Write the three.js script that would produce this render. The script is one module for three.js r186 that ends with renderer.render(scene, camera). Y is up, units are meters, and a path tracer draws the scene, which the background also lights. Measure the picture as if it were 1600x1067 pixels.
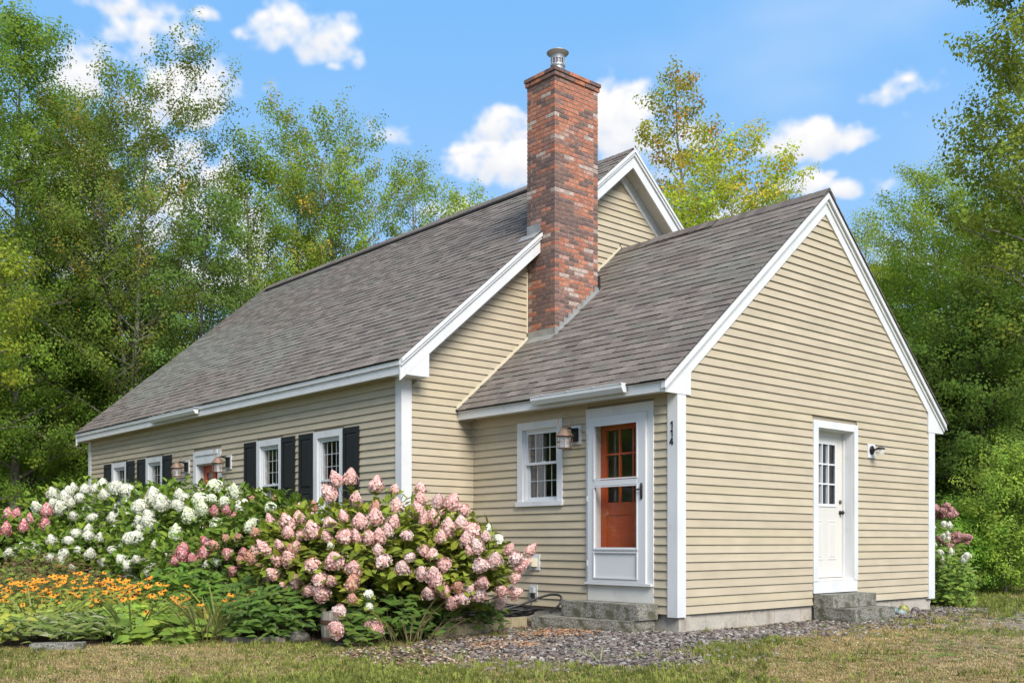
import * as THREE from 'three';
import { FontLoader } from 'three/addons/loaders/FontLoader.js';
import { TextGeometry } from 'three/addons/geometries/TextGeometry.js';
import { mergeGeometries, mergeVertices } from 'three/addons/utils/BufferGeometryUtils.js';

// ---------------------------------------------------------------- camera
// Axes: x runs along the near gable wall, -z along the front walls, y up; y = 0 is the lowest clapboard edge at the near corner.
const scene = new THREE.Scene();
const FPX = 1605, TH = Math.atan2(1824, 1605), CAM = new THREE.Vector3(-9.262, 0.849, 7.639);
const RIGHT = new THREE.Vector3(Math.sin(TH), 0, Math.cos(TH)), FWD = new THREE.Vector3(Math.cos(TH), 0, -Math.sin(TH));
const camera = new THREE.PerspectiveCamera(2 * Math.atan(533.5 / FPX) * 180 / Math.PI, 1600 / 1067, 0.1, 1500);
camera.position.copy(CAM);
camera.lookAt(CAM.clone().add(FWD));
camera.setViewOffset(1600, 1067, 0, 533.5 - 846, 1600, 1067);   // a lens shifted upwards, as on architectural photographs
camera.updateProjectionMatrix();
scene.add(camera);

const renderer = new THREE.WebGLRenderer({ antialias: true });
renderer.setSize(1024, 682);
renderer.toneMapping = THREE.LinearToneMapping;
renderer.toneMappingExposure = 1.55;
renderer.shadowMap.enabled = true;

// ---------------------------------------------------------------- sun: high, veiled by thin cloud, over the photographer's right shoulder
const sun = new THREE.DirectionalLight(new THREE.Color().setRGB(1.0, 0.94, 0.86), 3.3);
const SUN_DIR = new THREE.Vector3(-0.27, 0.64, 0.72).normalize();
sun.position.copy(SUN_DIR).multiplyScalar(60);
sun.castShadow = true; sun.shadow.radius = 56; sun.shadow.mapSize.set(2048, 2048);
Object.assign(sun.shadow.camera, { left: -35, right: 35, top: 35, bottom: -35, near: 1, far: 160 });
scene.add(sun, sun.target);

// ---------------------------------------------------------------- small tools
const V = (x, y, z) => new THREE.Vector3(x, y, z);
function rng(seed) { let a = seed >>> 0; return () => { a = (a + 0x6D2B79F5) | 0; let t = Math.imul(a ^ (a >>> 15), 1 | a); t = (t + Math.imul(t ^ (t >>> 7), 61 | t)) ^ t; return ((t ^ (t >>> 14)) >>> 0) / 4294967296; }; }
const clamp = (x, a = 0, b = 1) => Math.min(b, Math.max(a, x));
const sstep = (a, b, x) => { const t = clamp((x - a) / (b - a)); return t * t * (3 - 2 * t); };
const lerp = (a, b, t) => a + (b - a) * t;
const mix3 = (a, b, t) => [lerp(a[0], b[0], t), lerp(a[1], b[1], t), lerp(a[2], b[2], t)];
const names = new Map();
function numbered(n) { const k = names.get(n) || 0; names.set(n, k + 1); return k ? n + '_' + String(k).padStart(3, '0') : n; }
// a point seen at photograph pixel (px, py) at a distance in front of the camera; the same on a plane
const rayDir = (px, py) => RIGHT.clone().multiplyScalar((px - 800) / FPX).add(V(0, (846 - py) / FPX, 0)).add(FWD);
const at = (px, py, depth) => rayDir(px, py).multiplyScalar(depth).add(CAM);
const onY = (px, py, y) => { const r = rayDir(px, py); return r.multiplyScalar((y - CAM.y) / r.y).add(CAM); };

// hashed value noise, 2-D and 3-D, and a tiling one for textures
function hash3(x, y, z) { let h = Math.imul(x, 374761393) ^ Math.imul(y, 668265263) ^ Math.imul(z, 2147483647 - 1274126177); h = Math.imul(h ^ (h >>> 13), 1274126177); h ^= h >>> 16; return (h >>> 0) / 4294967296; }
function vnoise(x, y, z = 0) {
  const xi = Math.floor(x), yi = Math.floor(y), zi = Math.floor(z); let fx = x - xi, fy = y - yi, fz = z - zi;
  fx = fx * fx * (3 - 2 * fx); fy = fy * fy * (3 - 2 * fy); fz = fz * fz * (3 - 2 * fz);
  const l = (a, b, t) => a + (b - a) * t, H = (a, b, c) => hash3(xi + a, yi + b, zi + c);
  const p = l(l(H(0, 0, 0), H(1, 0, 0), fx), l(H(0, 1, 0), H(1, 1, 0), fx), fy);
  if (fz === 0) return p;
  return l(p, l(l(H(0, 0, 1), H(1, 0, 1), fx), l(H(0, 1, 1), H(1, 1, 1), fx), fy), fz);
}
function fbm(x, y, z = 0, o = 4) { let s = 0, a = 0.5, n = 0; for (let i = 0; i < o; i++) { s += a * vnoise(x, y, z); n += a; a *= 0.5; x *= 2.03; y *= 2.03; z *= 2.03; x += 13.7; y += 7.1; } return s / n; }
function tnoise(u, v, px, py, seed) {     // u, v in 0..1, tiles with px x py cells
  const x = u * px, y = v * py, xi = Math.floor(x), yi = Math.floor(y); let fx = x - xi, fy = y - yi;
  fx = fx * fx * (3 - 2 * fx); fy = fy * fy * (3 - 2 * fy);
  const w = (a, n) => ((a % n) + n) % n, H = (a, b) => hash3(w(xi + a, px), w(yi + b, py), seed);
  return lerp(lerp(H(0, 0), H(1, 0), fx), lerp(H(0, 1), H(1, 1), fx), fy);
}
function tfbm(u, v, px, py, seed, o = 4) { let s = 0, a = 0.5, n = 0; for (let i = 0; i < o; i++) { s += a * tnoise(u, v, px, py, seed + i); n += a; a *= 0.55; px *= 2; py *= 2; } return s / n; }

// ---------------------------------------------------------------- sky: a summer blue with scattered cumulus, computed all round
{
  const W = 4096, H = 2048, data = new Float32Array(W * H * 4);
  const zen = [0.096, 0.265, 0.595], mid = [0.138, 0.335, 0.63], hor = [0.42, 0.545, 0.69];
  for (let j = 0; j < H; j++) {
    const el = ((j + 0.5) / H - 0.5) * 180;
    let c = el < 0 ? hor : el < 28 ? mix3(hor, mid, Math.pow(el / 28, 0.6)) : mix3(mid, zen, sstep(28, 70, el));
    for (let i = 0; i < W; i++) { const k = (j * W + i) * 4; data[k] = c[0]; data[k + 1] = c[1]; data[k + 2] = c[2]; data[k + 3] = 1; }
  }
  const clouds = [];   // azimuth, elevation, half width, half height (degrees), strength
  const fwdAz = Math.atan2(FWD.z, FWD.x) * 180 / Math.PI;
  const addPx = (x, y, w, h, s = 1) => { const d = rayDir(x, y); const az = Math.atan2(d.z, d.x) * 180 / Math.PI, el = Math.atan2(d.y, Math.hypot(d.x, d.z)) * 180 / Math.PI; clouds.push([az, el, w / 1605 * 57.3 * 0.94, h / 1605 * 57.3 * 0.9, s]); };
  for (const c of [[475, 58, 80, 44, 1], [430, 68, 40, 25, .6], [232, 62, 66, 34, .95], [195, 14, 60, 18, .8], [285, 150, 82, 52, 1.1], [160, 120, 75, 45, .8], [62, 85, 16, 11, .6], [333, 25, 24, 9, .55],
    [420, 136, 14, 10, .45], [775, 204, 58, 30, 1.05], [800, 258, 90, 45, 1.1], [720, 237, 24, 8, .6], [965, 205, 82, 64, 1.15], [1050, 225, 60, 60, .9], [1265, 224, 88, 32, 1.1], [1432, 138, 66, 26, .85], [1430, 100, 14, 16, .4], [1420, 178, 9, 8, .4],
    [1240, 290, 48, 22, .95], [1322, 298, 28, 16, .95], [1392, 290, 28, 22, .9], [600, 214, 50, 24, .9], [1298, 272, 9, 6, .5], [300, 330, 130, 80, .95], [390, 430, 110, 90, .95], [240, 420, 120, 90, .9], [120, 300, 100, 70, .75], [520, 104, 12, 6, .35], [560, 100, 9, 9, .3], [1150, 330, 60, 30, .6], [700, 330, 70, 30, .6], [1400, 420, 90, 40, .7]]) addPx(...c);
  const r = rng(91), nView = clouds.length;
  for (let n = 0; n < 330; n++) {      // the rest of the sky carries the same kind of clouds
    const az = r() * 360 - 180, el = 3 + 82 * Math.pow(r(), 0.9), s = 0.7 + 1.3 * r() + el * 0.012, w = (1.6 + 3.2 * r()) * s, h = w * (0.35 + 0.2 * r());
    const rel = ((az - fwdAz + 540) % 360) - 180;
    if (Math.abs(rel) < 34 && el < 33) continue;
    clouds.push([az, el, w, h, 0.7 + 0.45 * r()]);
  }
  const dens = new Float32Array(W * H), low = new Float32Array(W * H); dens.fill(-1);
  for (const [ci, [az, el, w, h, s]] of clouds.entries()) {
    const inView = ci < nView;
    const ce = Math.cos(el * Math.PI / 180), m = 1.7;
    const j0 = Math.max(0, Math.floor(((el - h * m) / 180 + 0.5) * H)), j1 = Math.min(H - 1, Math.ceil(((el + h * m) / 180 + 0.5) * H));
    const i0 = Math.floor(((az - w * m / ce) / 360 + 0.5) * W), i1 = Math.ceil(((az + w * m / ce) / 360 + 0.5) * W);
    for (let j = j0; j <= j1; j++) {
      const e = ((j + 0.5) / H - 0.5) * 180, er = e * Math.PI / 180, cy = Math.cos(er), sy = Math.sin(er);
      for (let i = i0; i <= i1; i++) {
        const a = ((i + 0.5) / W - 0.5) * 360, ar = a * Math.PI / 180;
        let dx = (a - az) * ce / w, dy = (e - el) / h; dy *= dy < 0 ? 1.35 : 0.95;
        const q = dx * dx + dy * dy; if (q > 2.6) continue;
        const x = cy * Math.cos(ar), z = cy * Math.sin(ar), y = sy;
        const n = fbm(x * 24, y * 34, z * 24, inView ? 6 : 4), n2 = inView ? fbm(x * 75 + 5, y * 95, z * 75, 4) : 0.5;
        const d = s * (1 - 0.75 * q) * 0.75 + (n - 0.5) * 2.4 + (n2 - 0.5) * 1.25;
        const k = j * W + ((i % W) + W) % W;
        if (d > dens[k]) { dens[k] = d; low[k] = clamp(0.5 - dy * 0.55) * 0.85 + (0.5 - n) * 1.3 + (0.5 - n2) * 0.9; }
      }
    }
  }
  { // thin veils of high cloud, worked out on a coarse grid
    const w = 512, h = 256, veil = new Float32Array(w * h);
    for (let j = h / 2; j < h; j++) for (let i = 0; i < w; i++) { const e = ((j + 0.5) / h - 0.5) * Math.PI, a = ((i + 0.5) / w - 0.5) * 2 * Math.PI, x = Math.cos(e) * Math.cos(a), z = Math.cos(e) * Math.sin(a), y = Math.sin(e); veil[j * w + i] = 0.30 * sstep(0.46, 0.74, fbm(x * 3.5 + 2, y * 10, z * 3.5 + 5, 5)); }
    for (let j = H / 2; j < H - 8; j++) for (let i = 0; i < W; i++) { const fx = (i + 0.5) / W * w - 0.5, fy = (j + 0.5) / H * h - 0.5, x0 = Math.floor(fx), y0 = Math.floor(fy), u = fx - x0, v = fy - y0, G = (x, y) => veil[Math.min(h - 1, y) * w + ((x % w) + w) % w], a = lerp(lerp(G(x0, y0), G(x0 + 1, y0), u), lerp(G(x0, y0 + 1), G(x0 + 1, y0 + 1), u), v), k = (j * W + i) * 4; data[k] = lerp(data[k], 0.56, a); data[k + 1] = lerp(data[k + 1], 0.60, a); data[k + 2] = lerp(data[k + 2], 0.67, a); }
  }
  for (let k = 0; k < W * H; k++) {
    if (dens[k] <= -0.02) continue;
    const a = Math.pow(sstep(-0.02, 0.85, dens[k]), 1.15), g = clamp(low[k] * 0.95 * sstep(0.2, 0.9, dens[k]));
    const c = mix3([0.655, 0.65, 0.65], [0.43, 0.475, 0.56], g);
    for (let i = 0; i < 3; i++) data[k * 4 + i] = lerp(data[k * 4 + i], c[i], a);
  }
  const sky = new THREE.DataTexture(data, W, H, THREE.RGBAFormat, THREE.FloatType);
  sky.mapping = THREE.EquirectangularReflectionMapping; sky.magFilter = sky.minFilter = THREE.LinearFilter; sky.colorSpace = THREE.LinearSRGBColorSpace; sky.needsUpdate = true;
  scene.background = sky; scene.environment = sky; scene.environmentIntensity = 1.0; scene.backgroundIntensity = 1.0;
}

// ---------------------------------------------------------------- geometry collector: flat faces, uv in metres by the face's main axis
class GB {
  constructor() { this.p = []; this.c = null; }
  tri(a, b, c) { this.p.push(a.x, a.y, a.z, b.x, b.y, b.z, c.x, c.y, c.z); if (this.col) for (let i = 0; i < 3; i++) (this.c ||= []).push(...this.col); return this; }
  quad(a, b, c, d) { return this.tri(a, b, c).tri(a, c, d); }
  box(x0, y0, z0, x1, y1, z1) {
    const A = [V(x0, y0, z1), V(x1, y0, z1), V(x1, y1, z1), V(x0, y1, z1)], B = [V(x0, y0, z0), V(x1, y0, z0), V(x1, y1, z0), V(x0, y1, z0)];
    return this.hull(A, B);
  }
  hull(A, B) {   // A: front loop, counter-clockwise seen from the front; B: the matching back loop
    const n = A.length;
    for (let i = 1; i < n - 1; i++) { this.tri(A[0], A[i], A[i + 1]); this.tri(B[0], B[i + 1], B[i]); }
    for (let i = 0; i < n; i++) { const j = (i + 1) % n; this.quad(B[i], B[j], A[j], A[i]); }
    return this;
  }
  prism(pts, z0, z1) { // convex polygon in x, y (counter-clockwise) pulled from z0 to z1
    return this.hull(pts.map(q => V(q[0], q[1], z1)), pts.map(q => V(q[0], q[1], z0)));
  }
  prismZ(pts, y0, y1) { return this.hull(pts.map(q => V(q[0], y1, q[1])), pts.map(q => V(q[0], y0, q[1]))); }
  geo(uvScale = 1) {
    const g = new THREE.BufferGeometry(), p = new Float32Array(this.p);
    g.setAttribute('position', new THREE.BufferAttribute(p, 3)); g.computeVertexNormals();
    if (this.c) g.setAttribute('color', new THREE.BufferAttribute(new Float32Array(this.c), 3));
    return boxUV(g, uvScale);
  }
}
function boxUV(g, s = 1, off = [0, 0]) {
  const p = g.attributes.position.array, n = g.attributes.normal.array, uv = new Float32Array(p.length / 3 * 2);
  for (let i = 0; i < p.length / 3; i++) {
    const ax = Math.abs(n[i * 3]), ay = Math.abs(n[i * 3 + 1]), az = Math.abs(n[i * 3 + 2]), x = p[i * 3], y = p[i * 3 + 1], z = p[i * 3 + 2];
    const [u, v] = az >= ax && az >= ay ? [x, y] : ax >= ay ? [z, y] : [x, z];
    uv[i * 2] = u / s + off[0]; uv[i * 2 + 1] = v / s + off[1];
  }
  g.setAttribute('uv', new THREE.BufferAttribute(uv, 2)); return g;
}
// tube along points with a radius at each; smooth
function tubeGeo(pts, radii, seg = 6, cap = true) {
  const P = [], N = [], U = [], I = []; let nrm = null, run = 0;
  for (let i = 0; i < pts.length; i++) {
    const t = (i === 0 ? pts[1].clone().sub(pts[0]) : i === pts.length - 1 ? pts[i].clone().sub(pts[i - 1]) : pts[i + 1].clone().sub(pts[i - 1])).normalize();
    if (!nrm) nrm = Math.abs(t.y) < 0.9 ? V(0, 1, 0).cross(t).normalize() : V(1, 0, 0).cross(t).normalize();
    nrm.sub(t.clone().multiplyScalar(nrm.dot(t))).normalize();
    const b = t.clone().cross(nrm);
    if (i) run += pts[i].distanceTo(pts[i - 1]);
    for (let k = 0; k <= seg; k++) { const a = k / seg * Math.PI * 2, d = nrm.clone().multiplyScalar(Math.cos(a)).addScaledVector(b, Math.sin(a)); P.push(pts[i].x + d.x * radii[i], pts[i].y + d.y * radii[i], pts[i].z + d.z * radii[i]); N.push(d.x, d.y, d.z); U.push(k / seg, run); }
  }
  for (let i = 0; i < pts.length - 1; i++) for (let k = 0; k < seg; k++) { const a = i * (seg + 1) + k, b = a + seg + 1; I.push(a, a + 1, b, b, a + 1, b + 1); }
  if (cap) for (const [i, s] of [[0, -1], [pts.length - 1, 1]]) { if (radii[i] < 1e-4) continue; const o = P.length / 3; P.push(pts[i].x, pts[i].y, pts[i].z); const t = pts[Math.min(i + 1, pts.length - 1)].clone().sub(pts[Math.max(i - 1, 0)]).normalize().multiplyScalar(s); N.push(t.x, t.y, t.z); U.push(0.5, 0.5); for (let k = 0; k < seg; k++) { const a = i * (seg + 1) + k; s > 0 ? I.push(o, a, a + 1) : I.push(o, a + 1, a); } }
  const g = new THREE.BufferGeometry(); g.setAttribute('position', new THREE.Float32BufferAttribute(P, 3)); g.setAttribute('normal', new THREE.Float32BufferAttribute(N, 3)); g.setAttribute('uv', new THREE.Float32BufferAttribute(U, 2)); g.setIndex(I); return g;
}
const merge = list => mergeGeometries(list.map(g => g.index ? g.toNonIndexed() : g));
function lathe(pts, seg = 20) { return new THREE.LatheGeometry(pts.map(q => new THREE.Vector2(q[0], q[1])), seg); }

function shade(o) { o.castShadow = true; o.receiveShadow = true; return o; }
function obj(name, geo, mat, parent = scene) { const m = shade(new THREE.Mesh(geo, mat)); m.name = numbered(name); parent.add(m); return m; }
function grp(name, parent, x = 0, y = 0, z = 0, turn = 0) { const g = new THREE.Group(); g.name = numbered(name); g.position.set(x, y, z); g.rotation.y = turn; parent.add(g); return g; }
function thing(name, label, category, pos = [0, 0, 0], turn = 0, group) { const g = grp(name, scene, ...pos, turn); g.userData = { label, category }; if (group) g.userData.group = group; return g; }
function tag(o, label, category, group, kind) { o.userData = { ...o.userData, label, category }; if (group) o.userData.group = group; if (kind) o.userData.kind = kind; return o; }
function structure(o) { o.userData.kind = 'structure'; return o; }
function stuff(o) { o.userData.kind = 'stuff'; return o; }
function instanced(name, geo, mat, mats, cols, parent = scene) {
  const m = shade(new THREE.InstancedMesh(geo, mat, mats.length)); m.name = numbered(name);
  mats.forEach((q, i) => m.setMatrixAt(i, q));
  if (cols) { const c = new THREE.Color(); cols.forEach((q, i) => m.setColorAt(i, c.setRGB(q[0], q[1], q[2]))); }
  m.userData.kind = 'stuff'; parent.add(m); return m;
}
// matrix that puts y along `up`, turned by `roll` round it
const _q = new THREE.Quaternion(), _q2 = new THREE.Quaternion(), _Y = V(0, 1, 0);
function mtx(pos, up, roll, s) { _q.setFromUnitVectors(_Y, up); _q2.setFromAxisAngle(_Y, roll); return new THREE.Matrix4().compose(pos, _q.clone().multiply(_q2), s.isVector3 ? s : V(s, s, s)); }

// ---------------------------------------------------------------- textures and materials
const S = x => x <= 0.0031308 ? x * 12.92 : 1.055 * Math.pow(x, 1 / 2.4) - 0.055;
function tex(w, h, fn, srgb = true) {
  const d = new Uint8Array(w * h * 4);
  for (let j = 0; j < h; j++) for (let i = 0; i < w; i++) { const c = fn(i / w, j / h), k = (j * w + i) * 4; for (let q = 0; q < 3; q++) { const x = clamp(Array.isArray(c) ? c[q] : c); d[k + q] = Math.round(255 * (srgb ? S(x) : x)); } d[k + 3] = 255; }
  const t = new THREE.DataTexture(d, w, h); t.wrapS = t.wrapT = THREE.RepeatWrapping; t.magFilter = THREE.LinearFilter; t.minFilter = THREE.LinearMipmapLinearFilter; t.generateMipmaps = true; if (srgb) t.colorSpace = THREE.SRGBColorSpace; t.needsUpdate = true; return t;
}
function std(rgb, rough, o = {}) { const m = new THREE.MeshStandardMaterial({ roughness: rough, metalness: 0, side: THREE.DoubleSide, ...o }); m.color.setRGB(...rgb); return m; }
const scl = (c, s) => c.map(x => x * s);
const T = {};
T.vinyl = tex(512, 256, (u, v) => 0.80 + 0.12 * (tfbm(u, v, 3, 40, 3, 3) - 0.5) + 0.20 * (tfbm(u, v, 4, 3, 9, 4) - 0.5));
T.vinylBump = tex(512, 256, (u, v) => tfbm(u, v, 4, 64, 21, 3), false);
T.paint = tex(256, 256, (u, v) => { const k = 0.86 + 0.14 * (tfbm(u, v, 5, 3, 31, 4) - 0.5), s = sstep(0.66, 0.8, tfbm(u, v, 7, 7, 77, 4)) * 0.10; return [k - s * 0.8, k - s * 0.75, k - s]; });
T.grain = tex(512, 512, (u, v) => { const a = tfbm(u, v, 128, 128, 41, 2), b = tfbm(u, v, 6, 6, 44, 3); return clamp(0.62 + 0.75 * (a - 0.5) + 0.25 * (b - 0.5)); });
T.grainBump = tex(512, 512, (u, v) => tfbm(u, v, 150, 150, 47, 2), false);
T.brick = tex(512, 512, (u, v) => { const a = tfbm(u, v, 40, 40, 51, 4), b = tfbm(u, v, 9, 18, 55, 4), w = sstep(0.56, 0.72, tfbm(u, v, 16, 24, 58, 4)); const k = 0.62 + 0.5 * (a - 0.5) + 0.3 * (b - 0.5); return [k + w * 0.18, k + w * 0.2, k + w * 0.2]; });
T.brickBump = tex(512, 512, (u, v) => 0.6 * tfbm(u, v, 60, 60, 61, 3) + 0.4 * tfbm(u, v, 12, 12, 62, 3), false);
T.granite = tex(512, 512, (u, v) => { const mo = sstep(0.5, 0.66, tfbm(u, v, 4, 5, 79, 5)), a = tfbm(u, v, 110, 110, 71, 2), b = tfbm(u, v, 30, 30, 73, 3), l = sstep(0.5, 0.62, tfbm(u, v, 6, 6, 75, 5)), k = clamp(0.5 + 1.3 * (a - 0.5) + 0.5 * (b - 0.5)); return mix3(mix3([k, k * 0.98, k * 0.93], scl([0.36, 0.36, 0.31], 0.6 + 0.9 * a), l * 0.85), scl([0.20, 0.20, 0.13], 0.5 + a), mo * 0.9); });
T.concrete = tex(512, 512, (u, v) => { const k = 0.72 + 0.35 * (tfbm(u, v, 6, 6, 81, 5) - 0.5) + 0.22 * (tfbm(u, v, 90, 90, 86, 2) - 0.5), s = sstep(0.55, 0.75, tfbm(u, v, 9, 5, 89, 4)); return mix3([k, k * 0.97, k * 0.93], [k * 0.72, k * 0.66, k * 0.58], s); });
T.bark = tex(256, 512, (u, v) => { const a = tfbm(u, v, 10, 5, 101, 4), b = tfbm(u, v, 24, 8, 103, 3); return clamp(0.35 + 0.9 * (a - 0.4) + 0.5 * (b - 0.5)); });
T.wood = tex(256, 512, (u, v) => clamp(0.55 + 0.6 * (tfbm(u, v, 40, 3, 111, 3) - 0.5) + 0.35 * (tfbm(u, v, 6, 4, 115, 3) - 0.5)));
T.soil = tex(1024, 1024, (u, v) => clamp(0.58 + 0.9 * (tfbm(u, v, 100, 100, 121, 3) - 0.5) + 0.5 * (tfbm(u, v, 14, 14, 126, 4) - 0.5)));
T.soilBump = tex(1024, 1024, (u, v) => tfbm(u, v, 120, 120, 131, 4), false);
T.leaf = tex(128, 128, (u, v) => { const rib = Math.abs(u - 0.5) < 0.02 ? 0.15 : 0, vein = Math.abs(((v * 7 + Math.abs(u - 0.5) * 5) % 1) - 0.5) < 0.06 ? 0.06 : 0; return clamp(0.78 + 0.3 * (tfbm(u, v, 6, 6, 141, 3) - 0.5) + rib + vein); });
const bp = (t, s) => ({ bumpMap: t, bumpScale: s });
const TAN = [0.462, 0.392, 0.280];
const M = {
  siding: [1, 0.965, 1.03, 0.985].map((k, i) => std(scl([TAN[0] * (i === 2 ? 0.99 : 1), TAN[1], TAN[2] * (i === 3 ? 0.96 : 1)], k / 0.80), 0.62, { map: T.vinyl, ...bp(T.vinylBump, 0.0006) })),
  sheath: std([0.30, 0.25, 0.18], 0.9), plaster: std([0.25, 0.24, 0.22], 0.9),
  white: std(scl([0.655, 0.66, 0.66], 1 / 0.86), 0.5, { map: T.paint }), grille: std([0.50, 0.51, 0.52], 0.5), vinylWhite: std([0.645, 0.655, 0.66], 0.38), offwhite: std(scl([0.66, 0.64, 0.59], 1 / 0.86), 0.45, { map: T.paint }),
  soffit: std(scl([0.55, 0.53, 0.49], 1 / 0.86), 0.8, { map: T.paint }), cream: std([0.62, 0.55, 0.40], 0.6),
  shingle: [[0.160, 0.134, 0.115], [0.182, 0.153, 0.131], [0.134, 0.112, 0.098], [0.170, 0.144, 0.121], [0.205, 0.173, 0.150], [0.152, 0.140, 0.117]].map(c => std(scl(c, 1 / 0.62), 0.95, { map: T.grain, vertexColors: true, ...bp(T.grainBump, 0.002) })),
  shingleMix: std([1 / 0.62, 1 / 0.62, 1 / 0.62], 0.95, { map: T.grain, vertexColors: true, ...bp(T.grainBump, 0.002) }),
  felt: std([0.04, 0.04, 0.04], 0.9),
  brick: [[0.46, 0.180, 0.108], [0.40, 0.160, 0.104], [0.50, 0.215, 0.135], [0.17, 0.110, 0.098], [0.215, 0.13, 0.108], [0.50, 0.39, 0.335], [0.46, 0.275, 0.215], [0.29, 0.165, 0.135]].map(c => std(scl(c, 0.88 / 0.66), 0.92, { map: T.brick, ...bp(T.brickBump, 0.004) })),
  mortar: std(scl([0.36, 0.285, 0.245], 1 / 0.72), 0.95, { map: T.concrete, ...bp(T.grainBump, 0.003) }),
  lead: std(scl([0.33, 0.345, 0.345], 1 / 0.72), 0.55, { map: T.concrete, metalness: 0.35 }),
  steel: std([0.42, 0.42, 0.42], 0.48, { metalness: 0.85 }), darkSteel: std([0.16, 0.16, 0.17], 0.5, { metalness: 0.7 }),
  granite: std(scl([0.235, 0.228, 0.205], 1 / 0.5), 0.95, { map: T.granite, ...bp(T.soilBump, 0.006) }),
  concrete: std(scl([0.41, 0.385, 0.345], 1 / 0.72), 0.92, { map: T.concrete, ...bp(T.soilBump, 0.003) }),
  black: std([0.010, 0.010, 0.012], 0.42), iron: std([0.016, 0.014, 0.013], 0.45, { metalness: 0.4 }), rubber: std([0.012, 0.012, 0.012], 0.5),
  copper: std(scl([0.30, 0.20, 0.145], 1), 0.48, { metalness: 0.55 }),
  orange: std(scl([0.44, 0.072, 0.018], 1 / 0.8), 0.4, { map: T.vinyl }),
  door: std(scl([0.60, 0.585, 0.545], 1), 0.45),
  glass: new THREE.MeshPhysicalMaterial({ color: 0xffffff, roughness: 0.03, metalness: 0, transmission: 1, thickness: 0, ior: 1.7, side: THREE.DoubleSide }),
  lampGlass: new THREE.MeshPhysicalMaterial({ color: 0xffffff, roughness: 0.12, metalness: 0, transmission: 0.72, thickness: 0, ior: 1.5, side: THREE.DoubleSide }),
  curtain: new THREE.MeshPhysicalMaterial({ color: new THREE.Color().setRGB(0.13, 0.13, 0.13), roughness: 0.95, transmission: 0.3, thickness: 0, side: THREE.DoubleSide }),
  barkGrey: std(scl([0.20, 0.18, 0.155], 1 / 0.5), 0.95, { map: T.bark, ...bp(T.bark, 0.02) }), barkPale: std(scl([0.30, 0.275, 0.235], 1 / 0.5), 0.95, { map: T.bark, ...bp(T.bark, 0.01) }), barkDark: std(scl([0.075, 0.062, 0.05], 1 / 0.5), 0.95, { map: T.bark, ...bp(T.bark, 0.02) }),
  wood: std(scl([0.27, 0.235, 0.19], 1 / 0.55), 0.95, { map: T.wood, ...bp(T.wood, 0.004) }), timber: std(scl([0.33, 0.27, 0.16], 1 / 0.55), 0.95, { map: T.wood, ...bp(T.wood, 0.004) }),
  stem: std([0.10, 0.13, 0.04], 0.8), woody: std([0.13, 0.095, 0.06], 0.9),
  petal: std([1, 1, 1], 0.75, { vertexColors: true }),
  leaf: new THREE.MeshPhysicalMaterial({ color: 0xffffff, map: T.leaf, roughness: 0.95, specularIntensity: 0.35, transmission: 0.36, thickness: 0, side: THREE.DoubleSide }),
  treeLeaf: new THREE.MeshPhysicalMaterial({ color: 0xffffff, roughness: 0.97, specularIntensity: 0.25, transmission: 0.5, thickness: 0, side: THREE.DoubleSide }),
  grass: new THREE.MeshPhysicalMaterial({ color: 0xffffff, roughness: 0.97, specularIntensity: 0.2, transmission: 0.3, thickness: 0, side: THREE.DoubleSide }),
  stone: std(scl([1, 1, 1], 1 / 0.58), 0.92, { map: T.soil, ...bp(T.soilBump, 0.004) }),
  litter: std([1, 1, 1], 0.9),
};

// ================================================================ THE HOUSE
const house = thing('house', 'tan clapboard cape house with white trim, black shutters, grey shingle roof and tall brick chimney', 'house');
const EX = 0.1016;                              // clapboard exposure
const RX = 3.07, PITCH = 0.853;                 // ridge line of both roofs stands over x = RX
const WING = { x0: 0, x1: 6.13, z: 0, zb: -3.73, eaveX: -0.29, ridgeY: 5.575 };
const MAIN = { x0: -1.233, x1: 7.37, z: -3.73, zb: -15.68, eaveX: -1.46, ridgeY: 7.13 };
const wingRoofY = x => WING.ridgeY - PITCH * Math.abs(x - RX), mainRoofY = x => MAIN.ridgeY - PITCH * Math.abs(x - RX);
const OVER = 0.30;                              // the main roof reaches this far past its gable wall

// A wall in its own axes: x along it (left to right seen from outside), y up, z outwards. holes: [x0, x1, y0, y1].
function makeWall(name, pos, turn, outline, holes, thick, mat) {
  const sh = new THREE.Shape(outline.map(q => new THREE.Vector2(q[0], q[1])));
  for (const [a, b, c, d] of holes) sh.holes.push(new THREE.Path([[a, c], [a, d], [b, d], [b, c]].map(q => new THREE.Vector2(...q))));
  const g = new THREE.ExtrudeGeometry(sh, { depth: thick, bevelEnabled: false }); g.translate(0, 0, -thick);
  const w = obj(name, boxUV(g.index ? g.toNonIndexed() : g), mat, house); w.position.set(...pos); w.rotation.y = turn; return w;
}
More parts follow.
